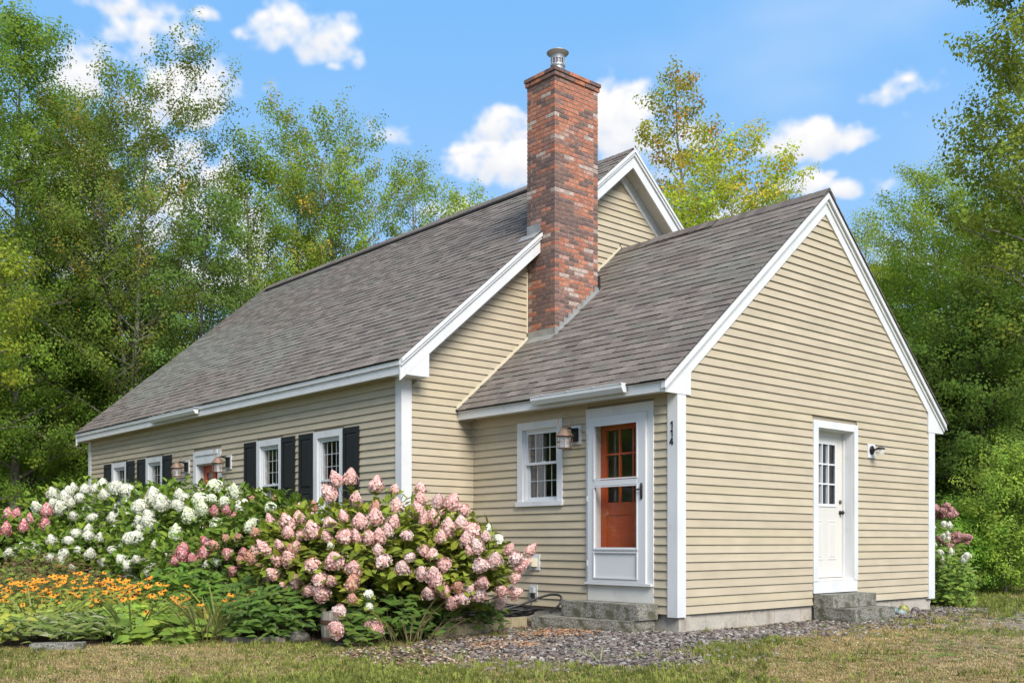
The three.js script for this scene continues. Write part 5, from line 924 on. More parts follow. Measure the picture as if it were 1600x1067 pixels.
{
  const c0 = at(610, 900, 11.3);
  // the big pink shrub by the near corner of the main house
  const B = (px, py, d, rx, ry, rz) => { const p = at(px, py, d); return [p.x, p.y, p.z, rx, ry, rz]; };
  hydrangea('hydrangea', 'large hydrangea covered in pink flower heads in front of the white corner post', 'hydrangea shrubs along the front walls', [-2.75, -1.85],
    [B(600, 880, 11.3, 1.02, 0.72, 0.85), B(700, 890, 11.2, 0.72, 0.62, 0.62), B(490, 875, 11.4, 0.66, 0.62, 0.62), B(575, 800, 11.5, 0.62, 0.42, 0.5), B(760, 880, 11.0, 0.42, 0.36, 0.4), B(680, 810, 11.4, 0.5, 0.40, 0.45), B(552, 958, 10.32, 0.42, 0.30, 0.22)],
    [['pink', 1.0, P4([362, 272, 418, 262, 332, 325, 440, 348, 520, 288, 592, 305, 690, 300, 815, 360, 862, 388, 215, 415, 168, 440, 335, 440, 390, 415, 455, 432, 515, 415, 597, 375, 590, 430, 680, 390, 705, 430, 740, 420, 895, 465, 800, 460, 690, 350, 175, 475, 228, 485, 268, 470, 325, 495, 395, 490, 440, 495, 490, 490, 530, 485, 772, 497, 880, 545, 80, 540, 140, 530, 205, 535, 125, 580, 175, 580, 355, 585, 265, 602, 430, 610, 785, 600, 700, 545, 735, 560, 1120, 550, 1040, 545, 1085, 610, 112, 640, 160, 690, 205, 668, 295, 660, 342, 668, 210, 718, 250, 705, 300, 712, 755, 670, 785, 705, 1068, 655, 1010, 705, 1068, 712, 812, 750, 935, 675, 480, 835, 515, 850, 362, 855])],
     ['pale', 0.92, P4([850, 440, 525, 545, 650, 570, 620, 615, 945, 493, 910, 530, 870, 505, 925, 605, 985, 585, 1065, 575, 695, 635, 740, 640, 720, 715, 880, 695, 922, 715, 855, 730, 1005, 750, 447, 897, 375, 782, 640, 487, 560, 470, 760, 355, 545, 585])],
     ['dusty', 0.9, P4([275, 378, 185, 550, 25, 575, 430, 655, 420, 680, 840, 690, 425, 732, 45, 475, 515, 380])], ['small', 0.8, P4([957, 457, 1000, 495, 338, 525, 495, 712, 495, 762])]],
    [['pink', 1.0, 26], ['pale', 0.95, 8]], 105, 2700, [0.215, 0.31, 0.04], 7, 0.95, 3);
  // white shrubs along the long front wall, and the pinks between
  const W = 'hydrangea shrubs along the front walls';
  hydrangea('hydrangea', 'white hydrangea under the two far shuttered windows', W, [-2.5, -12.2],
    [B(130, 815, 19.2, 1.25, 0.80, 1.3), B(60, 850, 18.2, 0.8, 0.55, 0.8), B(200, 820, 17.6, 0.8, 0.72, 0.85), B(120, 870, 16.5, 0.9, 0.5, 0.9)],
    [['white', 1.05, P3([205, 327, 285, 305, 265, 320, 330, 310, 368, 308, 400, 297, 310, 345, 275, 365, 205, 365, 235, 385, 250, 345, 405, 332, 450, 300, 490, 315, 455, 310, 515, 352, 490, 397, 437, 423, 140, 380])], ['white', 0.75, P3([357, 420, 283, 415, 343, 467, 293, 482, 342, 492, 385, 500, 441, 550, 481, 537, 198, 510, 265, 510, 190, 575, 235, 583, 350, 563])], ['small', 1.0, P3([300, 540, 250, 550, 400, 590, 275, 612])]],
    [['white', 1, 14]], 85, 2700, [0.15, 0.28, 0.034], 8, 1.0);
  hydrangea('hydrangea', 'white hydrangea standing in front of the orange front door', W, [-2.35, -7.9],
    [B(290, 830, 15.8, 0.95, 0.80, 1.0), B(250, 810, 16.2, 0.6, 0.55, 0.7), B(355, 830, 15.0, 0.75, 0.70, 0.8), B(270, 880, 14.6, 0.8, 0.5, 0.8)],
    [['white', 1.1, P3([600, 330, 630, 365, 595, 345, 575, 445, 700, 330, 690, 370, 720, 345, 545, 378, 575, 410, 550, 470, 530, 500, 545, 435, 950, 380, 990, 435])], ['lime', 1.05, P3([740, 415, 790, 390, 780, 355, 838, 302, 825, 350, 875, 360, 915, 325, 685, 487, 845, 448])], ['white', 0.85, P3([470, 585, 530, 585, 590, 600, 495, 607, 585, 635])], ['dusty', 1.0, P3([985, 350, 1085, 340])], ['rose', 1.0, P3([835, 395, 885, 390, 915, 425])], ['small', 1.0, P3([600, 520, 640, 560, 720, 530])]],
    [['white', 1, 14]], 85, 2700, [0.145, 0.275, 0.034], 9, 0.92);
  hydrangea('hydrangea', 'hydrangea with dusty rose flower heads between the white shrub and the large pink one', W, [-3.1, -4.0],
    [B(330, 885, 13.6, 0.8, 0.48, 0.7), B(400, 860, 13.2, 0.6, 0.55, 0.6), B(430, 830, 13.2, 0.5, 0.5, 0.5)],
    [['rose', 0.9, P3([715, 540, 680, 590, 710, 565, 750, 585, 795, 557, 885, 560, 950, 555, 975, 570, 905, 627])], ['dusty', 0.85, P3([835, 525, 880, 500, 930, 500, 940, 590, 995, 560, 1010, 600, 1040, 545]).concat(P4([70, 600, 45, 540]))], ['lime', 0.9, P4([105, 382, 40, 440, 20, 460])], ['small', 1.0, P3([805, 600, 840, 590])]],
    [['rose', 1, 8]], 70, 1900, [0.135, 0.25, 0.034], 10, 0.95);
  hydrangea('hydrangea', 'hydrangea with deep pink flowers at the far left end of the bed', W, [-4.2, -12.4],
    [B(20, 865, 17.2, 0.9, 0.58, 0.9), B(-40, 850, 17.0, 0.9, 0.6, 0.9)],
    [['rose', 1.1, P3([25, 405, 22, 468, 90, 455, 110, 425, 172, 447, 180, 390, -30, 420, 60, 410])], ['white', 0.8, P3([130, 525, 85, 535, 98, 555, 145, 548, 35, 558, 75, 545])], ['rose', 0.7, P3([55, 605])]],
    [['rose', 1, 8]], 70, 1800, [0.135, 0.24, 0.034], 11);
}
// ---------------------------------------------------------------- perennials
// a clump: stems with leaves from a patch of ground; flat or upright leaves of a given size
function clump(name, label, cat, group, x, z, rad, h, leaf, n, green, seed, o = {}) {
  const t = thing(name, label, cat, [x, groundY(x, z), z], 0, group), r = rng(seed), mats = [], cols = [], stems = [], sx = o.sx || 1;
  n = Math.round(n * 0.62); for (let i = 0; i < n; i++) {
    const a = r() * 6.2832, d = rad * Math.sqrt(r()), px = Math.cos(a) * d * sx, pz = Math.sin(a) * d, dome = Math.sqrt(Math.max(0.15, 1 - (d / rad) ** 2 * 0.8)), y = h * dome * (o.blade ? 0.02 : Math.pow(r(), o.top || 0.55) * 0.95), out = V(Math.cos(a), 0, Math.sin(a));
    const ang = r() * 6.28, dir = o.blade ? out.clone().multiplyScalar(0.15 + 0.55 * (d / rad) * (0.4 + r())).add(V((r() - 0.5) * 0.5, 1, (r() - 0.5) * 0.5)) : V(Math.cos(ang), (o.rise ?? 0.35) + 0.6 * (r() - 0.3), Math.sin(ang)).addScaledVector(out, 0.5);
    mats.push(orient(V(px, y + 0.01, pz), dir, o.blade ? out.clone().negate().add(V(0, 0.3, 0)) : V((r() - 0.5) * 0.7, 0.8, (r() - 0.5) * 0.7).addScaledVector(out, 0.7).add(V(-0.25, 0, 0.3)), (0.65 + 0.6 * r()) * (o.blade ? dome : 1))); cols.push(o.tone ? scl(o.tone(r), 1.25) : scl(leafCol(green, r), 1.85));
  }
  if (o.stems) { for (let i = 0; i < o.stems; i++) { const a = r() * 6.2832, d = rad * Math.sqrt(r()) * 0.85; stems.push(tubeGeo([V(Math.cos(a) * d * 0.7 * sx, 0, Math.sin(a) * d * 0.7), V(Math.cos(a) * d * sx, h * 0.9, Math.sin(a) * d)], [0.004, 0.002], 4, false)); } obj('stems', merge(stems), o.stemMat || M.stem, t); }
  instanced('foliage', leaf, M.leaf, mats, cols, t); return t;
}
const rudLeaf = leafGeo(0.11, 0.034, 0.2, 0.35), ovate = leafGeo(0.10, 0.05, 0.2, 0.35), lance = leafGeo(0.16, 0.04, 0.2, 0.45), slim = leafGeo(0.17, 0.026, 0.25, 0.5, 4), weedBlade = leafGeo(0.19, 0.012, 0.3, 0.5, 5), blade = leafGeo(0.55, 0.018, 0.3, 0.55, 5), fine = leafGeo(0.05, 0.016, 0.2, 0.3), hostaLeaf = leafGeo(0.18, 0.066, 0.25, 0.6, 4), shrubLeaf = leafGeo(0.075, 0.038, 0.25, 0.3);
// black-eyed Susans: drooping orange rays round a dark cone
function susan(seed) {
  const r = rng(seed), g = new GB(), N = 12, R = 0.036; g.c = [];
  for (let i = 0; i < N; i++) { const a = i / N * 6.2832 + r() * 0.15, d = 0.10 + 0.25 * r(), w = 0.0085, C = V(Math.cos(a), 0, Math.sin(a)), S2 = V(-Math.sin(a), 0, Math.cos(a)); const P = (l, s) => C.clone().multiplyScalar(l * R).addScaledVector(S2, s * w).add(V(0, -d * l * l * R * 1.1, 0)); g.col = mix3([0.60, 0.21, 0.010], [0.72, 0.34, 0.016], r()); g.quad(P(0.15, -0.4), P(0.65, -1), P(0.65, 1), P(0.15, 0.4)).tri(P(0.65, -1), P(1.05, 0), P(0.65, 1)); }
  g.col = [0.028, 0.012, 0.008]; for (let i = 0; i < 8; i++) { const a = i / 8 * 6.2832, b = (i + 1) / 8 * 6.2832, P = (q, l, y) => V(Math.cos(q) * l, y, Math.sin(q) * l); g.quad(P(b, 0.0095, -0.002), P(a, 0.0095, -0.002), P(a, 0.0085, 0.008), P(b, 0.0085, 0.008)).tri(P(a, 0.0085, 0.008), V(0, 0.014, 0), P(b, 0.0085, 0.008)); }
  return g.geo();
}
const SUSAN = [susan(1), susan(2), susan(3)];
function susans(label, x, z, rad, h, n, seed, sx = 1) {
  const t = clump('black_eyed_susan', label, 'flowers', 'clumps of orange flowers in the bed', x, z, rad, h * 0.74, rudLeaf, Math.round(1500 * rad * rad / 0.36 * sx), [0.125, 0.18, 0.035], seed, { stems: 10, top: 0.6, sx }), r = rng(seed + 500), st = [];
  for (let i = 0; i < n; i++) { const a = r() * 6.2832, d = rad * Math.sqrt(r()), p = V(Math.cos(a) * d * sx, h * (0.52 + 0.56 * r()) * Math.sqrt(1 - 0.35 * (d / rad) ** 2), Math.sin(a) * d); const m = obj('flower', SUSAN[i % 3], M.petal, t); m.position.copy(p); const up = V((r() - 0.5) * 0.9, 1, (r() - 0.5) * 0.9).add(V(-0.3, 0, 0.3)).normalize(); m.quaternion.setFromUnitVectors(_Y, up); m.rotateY(r() * 6); m.scale.setScalar(0.95 + 0.45 * r()); st.push(tubeGeo([V(p.x * 0.85, 0, p.z * 0.85), p.clone().add(V(0, -0.004, 0))], [0.003, 0.002], 4, false)); }
  obj('flower_stems', merge(st), M.stem, t);
}
{
  const q = (px, d) => { const p = at(px, 846, d); return [p.x, p.z]; };
  susans('orange black-eyed flowers in the middle of the bed, the tallest and fullest clump', ...q(118, 12.6), 0.66, 0.60, 118, 201, 1.2);
  susans('orange black-eyed flowers at the left edge of the bed', ...q(18, 11.9), 0.66, 0.54, 95, 202, 1.2);
  susans('orange black-eyed flowers right of the tallest clump, before the pale grass', ...q(213, 12.1), 0.58, 0.55, 90, 203, 1.1);
  susans('few orange black-eyed flowers low over the broad leaves', ...q(285, 11.4), 0.42, 0.38, 20, 204, 1.2);
  susans('small bunch of orange black-eyed flowers beside the yellow leaved grass', ...q(382, 11.4), 0.28, 0.47, 22, 205);
  susans('orange black-eyed flowers far back below the white shrub', ...q(250, 13.4), 0.3, 0.52, 16, 206, 1.4);
  // foliage along the front of the bed
  clump('hosta', 'broad leaved light green plant at front of bed beside bare mulch', 'plant', 'leafy plants along the bed edge', ...q(168, 10.75), 0.36, 0.26, hostaLeaf, 230, [0.085, 0.15, 0.03], 210, { rise: 0.25, sx: 1.15 });
  clump('hosta', 'broad leaved bright green plant spilling over the lawn, right of bare mulch', 'plant', 'leafy plants along the bed edge', ...q(262, 10.6), 0.38, 0.27, hostaLeaf, 260, [0.10, 0.175, 0.03], 211, { rise: 0.25, sx: 1.2 });
  const vari = r => r() < 0.22 ? mix3([0.38, 0.40, 0.20], [0.46, 0.46, 0.28], r()) : mix3([0.13, 0.20, 0.045], [0.24, 0.29, 0.07], r());
  clump('variegated_hosta', 'plant with cream edged narrow leaves above the long grey edging stone', 'plant', null, ...q(95, 10.42), 0.48, 0.27, slim, 900, [0.2, 0.3, 0.08], 212, { tone: vari, sx: 1.3, rise: 0.4 });
  clump('leafy_perennial', 'yellow green leaves at the far left front of the bed', 'plant', null, ...q(12, 10.4), 0.55, 0.36, ovate, 700, [0.17, 0.23, 0.05], 213, { sx: 1.2 });
  clump('leafy_perennial', 'dense low green leaves below the tallest orange flowers', 'plant', null, ...q(125, 11.6), 0.5, 0.32, ovate, 700, [0.13, 0.20, 0.04], 214, { sx: 1.4 });
  clump('leafy_perennial', 'fresh green leaves below the right hand orange flowers', 'plant', null, ...q(225, 11.2), 0.42, 0.32, lance, 480, [0.13, 0.24, 0.04], 215, { sx: 1.3 });
  clump('peony', 'rounded dark green plant behind the sparse orange flowers, in front of rose heads', 'plant', null, ...q(295, 12.5), 0.52, 0.74, lance, 1500, [0.06, 0.135, 0.02], 216, { sx: 1.25, stems: 20 });
  clump('spirea', 'bronze red fine leaved shrub behind the orange flowers at left', 'shrub', null, ...q(62, 13.6), 0.75, 0.88, fine, 5200, [0.20, 0.12, 0.04], 217, { sx: 1.3, stems: 40, stemMat: M.woody, tone: r => { const x = r(); return x < 0.4 ? mix3([0.22, 0.10, 0.04], [0.32, 0.15, 0.06], r()) : mix3([0.12, 0.13, 0.035], [0.2, 0.19, 0.06], r()); } });
  clump('ornamental_grass', 'pale feathery dry grass standing behind the orange flowers', 'grass clump', null, ...q(188, 12.9), 0.33, 0.66, blade, 420, [0.35, 0.32, 0.17], 218, { blade: true, tone: r => mix3([0.34, 0.32, 0.17], [0.52, 0.48, 0.32], r()) });
  clump('daylily', 'strappy green clump with yellow withered leaves in the middle', 'plant', null, ...q(338, 11.1), 0.30, 0.55, blade, 260, [0.2, 0.25, 0.05], 219, { blade: true, tone: r => r() < 0.30 ? mix3([0.52, 0.40, 0.06], [0.6, 0.5, 0.12], r()) : mix3([0.12, 0.2, 0.035], [0.22, 0.28, 0.07], r()) });
  clump('tall_grass', 'seeding grass standing at the bed edge before the yellow leaves', 'grass clump', null, ...q(320, 10.75), 0.34, 0.32, blade, 260, [0.25, 0.26, 0.1], 220, { blade: true, sx: 1.5, tone: r => mix3([0.18, 0.22, 0.06], [0.36, 0.33, 0.14], r()) });
  clump('phlox', 'dark green leafy plant left of the wooden barrel', 'plant', null, ...q(440, 10.95), 0.52, 0.58, lance, 1700, [0.05, 0.105, 0.02], 221, { sx: 1.2, stems: 24 });
  clump('phlox', 'dark green leafy plant between yellow leaved grass and the pink shrub', 'plant', null, ...q(395, 11.7), 0.42, 0.62, lance, 1000, [0.05, 0.105, 0.02], 222, { sx: 1.1, stems: 16 });
  clump('peony', 'leafy skirt of dark green stems below the pink shrub, right of the barrel', 'plant', null, ...q(625, 10.95), 0.46, 0.55, lance, 1000, [0.048, 0.10, 0.018], 223, { sx: 1.3, stems: 30 });
  clump('leafy_perennial', 'small leafy stems covering the right side of the wooden barrel', 'plant', null, ...q(560, 10.22), 0.18, 0.36, lance, 190, [0.055, 0.11, 0.02], 232, { stems: 10 });
  { const b = onY(1478, 943, GY), pts = [V(-0.9, 0.03, 0.25), V(-0.3, 0.05, 0.05), V(0.3, 0.04, -0.02), V(0.9, 0.02, -0.3)].map(v => v.add(V(b.x - 0.3, GY, b.z))); tag(obj('fallen_branch', merge([tubeGeo(pts, [0.022, 0.02, 0.016, 0.008], 6), tubeGeo([pts[1], pts[1].clone().add(V(0.35, 0.06, -0.3)), pts[1].clone().add(V(0.8, 0.02, -0.35))], [0.012, 0.009, 0.004], 5)]), M.woody), 'dark fallen branch lying on the grass past the far gable corner', 'branch'); }
  clump('tall_grass', 'wispy green grass growing up through the orange flowers at left', 'grass clump', null, ...q(50, 11.0), 0.5, 0.5, blade, 260, [0.2, 0.25, 0.06], 233, { blade: true, sx: 1.5, tone: r => mix3([0.16, 0.23, 0.045], [0.34, 0.36, 0.12], r()) });
  clump('tall_grass', 'wispy green grass between the broad leaves below the orange flowers', 'grass clump', null, ...q(210, 10.8), 0.42, 0.42, blade, 200, [0.2, 0.25, 0.06], 234, { blade: true, sx: 1.5, tone: r => mix3([0.16, 0.23, 0.045], [0.32, 0.34, 0.11], r()) });
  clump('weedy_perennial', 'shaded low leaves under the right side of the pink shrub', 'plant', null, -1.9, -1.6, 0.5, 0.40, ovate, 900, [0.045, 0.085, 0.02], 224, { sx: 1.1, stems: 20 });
  clump('tall_grass', 'long dry grass at the foot of the bed, right of the barrel', 'grass clump', null, -3.0, -1.05, 0.30, 0.20, blade, 110, [0.3, 0.27, 0.12], 225, { blade: true, sx: 1.8, tone: r => mix3([0.30, 0.25, 0.11], [0.45, 0.38, 0.2], r()) });
  clump('weed', 'single pale green weed growing from the gravel before the front steps', 'weed', null, ...(() => { const p = onY(917, 1028, GY); return [p.x, p.z]; })(), 0.035, 0.3, weedBlade, 14, [0.3, 0.33, 0.13], 226, { blade: true, tone: r => mix3([0.28, 0.32, 0.1], [0.4, 0.4, 0.18], r()) });
  clump('weed', 'small spreading weed in the gravel before the front steps, right of the tall pale one', 'weed', null, ...(() => { const p = onY(938, 1036, GY); return [p.x, p.z]; })(), 0.06, 0.2, weedBlade, 20, [0.3, 0.33, 0.13], 227, { blade: true, tone: r => mix3([0.34, 0.36, 0.13], [0.44, 0.42, 0.2], r()) });
  clump('leafy_perennial', 'mass of green leaves behind the orange flowers, under the white hydrangea', 'plant', null, ...q(170, 14.6), 0.8, 0.62, ovate, 1700, [0.09, 0.17, 0.03], 228, { sx: 1.3, stems: 20 });
  clump('leafy_perennial', 'green leaves at left behind the bronze red shrub', 'plant', null, ...q(20, 14.9), 0.8, 0.66, ovate, 1700, [0.085, 0.155, 0.03], 229, { sx: 1.2, stems: 20 });
  clump('leafy_perennial', 'green leaves behind the pale feathery grass', 'plant', null, ...q(250, 14.2), 0.6, 0.60, ovate, 1300, [0.09, 0.17, 0.03], 231, { sx: 1.2, stems: 16 });
  // dark shrubs behind the white hydrangea, at the far corner of the house
  clump('leafy_shrub', 'feathery light green shrub at left behind the white hydrangea', 'shrub', null, ...q(48, 20.2), 0.6, 1.7, fine, 4600, [0.085, 0.19, 0.035], 230, { sx: 1.2, stems: 30, stemMat: M.woody, top: 0.8 });
  // right hand side, beyond the back corner of the wing
  for (const [px, d, h, label, n] of [[1470, 18.3, 1.72, 'tall pink joe-pye weed right behind the corner of the wing', 22], [1492, 17.2, 1.18, 'shorter dusty pink joe-pye weed in front of the taller one', 18]]) {
    const p = q(px, d), t = clump('joe_pye_weed', label, 'flowers', null, ...p, 0.34, h * 0.94, lance, 620, [0.09, 0.16, 0.035], 240 + px, { stems: 14, top: 0.75 }), r = rng(px);
    for (let i = 0; i < n; i++) { const a = r() * 6.28, dd = 0.26 * Math.sqrt(r()), m = obj('flower_head', panicle(300 + (i % 4) + px, 110, 0.085, 0.062, (tt, rr) => mix3([0.40, 0.17, 0.17], [0.58, 0.33, 0.30], rr()), 'round'), M.petal, t); m.position.set(Math.cos(a) * dd, h * (0.84 + 0.18 * r() - 0.35 * dd), Math.sin(a) * dd); m.scale.setScalar(0.85 + 0.4 * r()); }
  }
  for (const [px, d, h, label, n] of [[1462, 16.9, 1.28, 'white flowered phlox hard by the back corner of the wing', 12], [1490, 16.6, 0.85, 'few white phlox flowers low beside the joe-pye weed', 6]]) {
    const p = q(px, d), t = clump('white_phlox', label, 'flowers', null, ...p, 0.34, h * 0.95, ovate, 800, [0.09, 0.17, 0.035], 260 + px, { stems: 14, top: 0.7 }), r = rng(px + 9);
    for (let i = 0; i < n; i++) { const a = r() * 6.28, dd = 0.30 * Math.sqrt(r()), m = obj('flower_head', HEADS.small[i % 2], M.petal, t); m.position.set(Math.cos(a) * dd, h * (0.72 + 0.3 * r()), Math.sin(a) * dd); m.scale.setScalar(0.7 + 0.3 * r()); }
  }
}

// ================================================================ TREES
// sprays of leaves: a twig's worth, about half a metre across
function spray(seed, n, len, leafL, leafW, droop) {
  const r = rng(seed), g = new GB();
  for (let i = 0; i < n; i++) {
    const k = (i + 0.6) / n, a = i * 2.4 + r() * 1.2, b = V((r() - 0.5) * 0.14 * len + Math.cos(a) * 0.20 * len * (1 - k * 0.4), k * len, (r() - 0.5) * 0.14 * len + Math.sin(a) * 0.20 * len * (1 - k * 0.4));
    const d = V(Math.cos(a) * 0.9, 0.35 - droop * r(), Math.sin(a) * 0.9).normalize(), s = d.clone().cross(V(r() - 0.5, 1, r() - 0.5)).normalize().multiplyScalar(leafW * (0.8 + 0.4 * r()) / 2), l = leafL * (0.75 + 0.5 * r()), m = b.clone().addScaledVector(d, l * 0.5).add(V(0, -0.1 * l, 0)), t = b.clone().addScaledVector(d, l).add(V(0, -0.3 * l * droop, 0)), up = V(0, leafW * 0.14, 0);
    g.quad(b, m.clone().add(s).add(up), t, m.clone().sub(s).add(up));
  }
  return g.geo();
}
const SPRAY = { broad: [spray(1, 17, 0.48, 0.092, 0.066, 0.7), spray(2, 16, 0.52, 0.096, 0.07, 0.9)], small: [spray(3, 21, 0.50, 0.066, 0.05, 0.9), spray(4, 20, 0.54, 0.07, 0.052, 0.8)], needle: [spray(5, 22, 0.5, 0.085, 0.022, 0.8), spray(6, 20, 0.5, 0.09, 0.025, 0.9)] };
// profile of a crown: how far limbs reach at height t (0 at the lowest limb, 1 at the top)
const PROFILE = { round: t => Math.pow(Math.sin(Math.PI * (0.16 + 0.80 * t)), 0.8), vase: t => 0.45 + 0.65 * Math.sin(Math.PI * Math.min(1, 0.12 + t * 0.82)), spire: t => 1.05 * Math.pow(1 - t, 0.75) + 0.06, column: t => 0.75 * Math.pow(Math.sin(Math.PI * (0.2 + 0.76 * t)), 0.6), dome: t => Math.sqrt(Math.max(0.02, 1 - t * t)) };
function buildTree(o) {
  const r = rng(o.seed), t = thing('tree', o.label, 'tree', [o.x, o.y ?? groundY(o.x, o.z) - 0.05, o.z], 0, o.group); t.name = numbered(o.name || 'broadleaf_tree');
  const H = o.h, wood = [], mats = [], cols = [], prof = PROFILE[o.shape || 'round'], stems = o.stems || 1;
  const col = () => { const x = r(); let c = o.green; if (o.tint && x < (o.tintShare || 0.15)) c = o.tint; const k = 0.62 + 0.75 * r(), y = (r() - 0.5) * 0.4; return [c[0] * 2.95 * k * (1 + y * 0.7), c[1] * 2.5 * k, c[2] * 1.7 * k * (1 - y * 0.5)]; };
  const leafAt = (p, d, s = 1) => { if (o.cut && o.cut(p)) return; mats.push(mtx(p, d.clone().normalize(), r() * 6.28, (o.size || 1) * s * (0.75 + 0.5 * r()))); cols.push(col()); };
  for (let s = 0; s < stems; s++) {
    const az = r() * 6.28, spread = stems > 1 ? (o.fan || 0.12) * H : 0, hx = (s ? 0.78 + 0.2 * r() : 1) * H, pts = [], rad = [], R0 = (o.trunk || 0.011 * H) * (s ? 0.75 : 1), n = 9, lean = o.lean || [0, 0];
    for (let i = 0; i <= n; i++) { const k = i / n; pts.push(V(Math.cos(az) * spread * k * k + lean[0] * k * k + (fbm(k * 3 + s, o.seed, 1, 2) - 0.5) * 0.07 * H * k, hx * 0.97 * k, Math.sin(az) * spread * k * k + lean[1] * k * k + (fbm(k * 3 + s, o.seed, 5, 2) - 0.5) * 0.07 * H * k)); rad.push(R0 * (1 - 0.93 * Math.pow(k, 0.9)) + (i === 0 ? R0 * 0.35 : 0)); }
    wood.push(tubeGeo(pts, rad, 8));
    const curve = new THREE.CatmullRomCurve3(pts), limbs = Math.round((o.limbs || 34) * (s ? 0.6 : 1));
    for (let i = 0; i < limbs; i++) {
      const tt = Math.pow((i + r() * 0.8) / limbs, o.low || 0.9), k = o.base + (1 - o.base) * tt * 0.985, p0 = curve.getPoint(k), a = i * 2.39996 + r() * 0.7 + s, lump = 0.62 + 0.62 * r(), L = o.r * prof(tt) * lump * (s ? 0.85 : 1), rise = (o.rise ?? 0.75) * (0.6 + 0.7 * tt) + (r() - 0.5) * 0.35;
      const dir = V(Math.cos(a), rise, Math.sin(a)).normalize(), p1 = p0.clone().addScaledVector(dir, L * 0.5).add(V((r() - 0.5) * 0.2 * L, (r() - 0.5) * 0.12 * L, (r() - 0.5) * 0.2 * L)), p2 = p0.clone().addScaledVector(dir, L).add(V((r() - 0.5) * 0.2 * L, -(o.droop || 0.08) * L, (r() - 0.5) * 0.2 * L));
      const lr = Math.max(0.012, R0 * (1 - 0.9 * k) * 0.42), cv = new THREE.QuadraticBezierCurve3(p0, p1, p2); wood.push(tubeGeo(cv.getPoints(4), [lr, lr * 0.75, lr * 0.5, lr * 0.3, 0.006], 5, false));
      const subs = Math.max(2, Math.round((o.subs || 5) * (0.5 + 0.6 * L / o.r)));
      for (let j = 0; j < subs; j++) {
        const u = 0.25 + 0.75 * (j + r()) / subs, q0 = cv.getPoint(Math.min(1, u)), tan = cv.getTangent(Math.min(1, u)), side = tan.clone().cross(V(0, 1, 0)).normalize().multiplyScalar(j % 2 ? 1 : -1), d2 = tan.clone().multiplyScalar(0.75).addScaledVector(side, 0.45 + 0.6 * r()).add(V(0, (o.flat ? 0.05 : 0.30) + (r() - 0.5) * (o.flat ? 0.25 : 0.8), 0)).normalize(), L2 = Math.max(0.35, L * (0.28 + 0.25 * r()) * (1.15 - 0.5 * u)), q1 = q0.clone().addScaledVector(d2, L2).add(V(0, -0.06 * L2, 0));
        wood.push(tubeGeo([q0, q0.clone().lerp(q1, 0.5).add(V(0, 0.03 * L2, 0)), q1], [lr * 0.32 + 0.003, lr * 0.2 + 0.002, 0.002], 3, false));
        const m = Math.round(0.66 * (o.leaves || 9) * (0.55 + 0.45 * L2 / (0.4 * o.r)) * (0.5 + r()));
        for (let w = 0; w < m; w++) { const v = 0.15 + 0.9 * r(), p = q0.clone().lerp(q1, v).add(V((r() - 0.5), (r() - 0.5) * (o.flat ? 0.35 : 0.9), (r() - 0.5)).multiplyScalar(0.15 * (o.size || 1) + 0.08 * L2)); leafAt(p, d2.clone().add(V((r() - 0.5) * 1.6, (r() - 0.5) * 1.3 + 0.15, (r() - 0.5) * 1.6))); }
      }
    }
  }
  obj('trunk', merge(wood), o.bark || M.barkGrey, t);
  const S2 = SPRAY[o.leaf || 'small']; const f = instanced('crown', S2[o.seed % 2], M.treeLeaf, mats, cols, t);
  return t;
}
const TREES = 'trees round the house';
const tr = (px, depth, o) => { const p = at(px, 846, depth); return buildTree({ x: p.x, z: p.z, ...o }); };
const topY = (py, d) => 0.849 + (846 - py) * d / 1605 * 0.935 - GY;     // height of a tree whose top shows at that pixel row
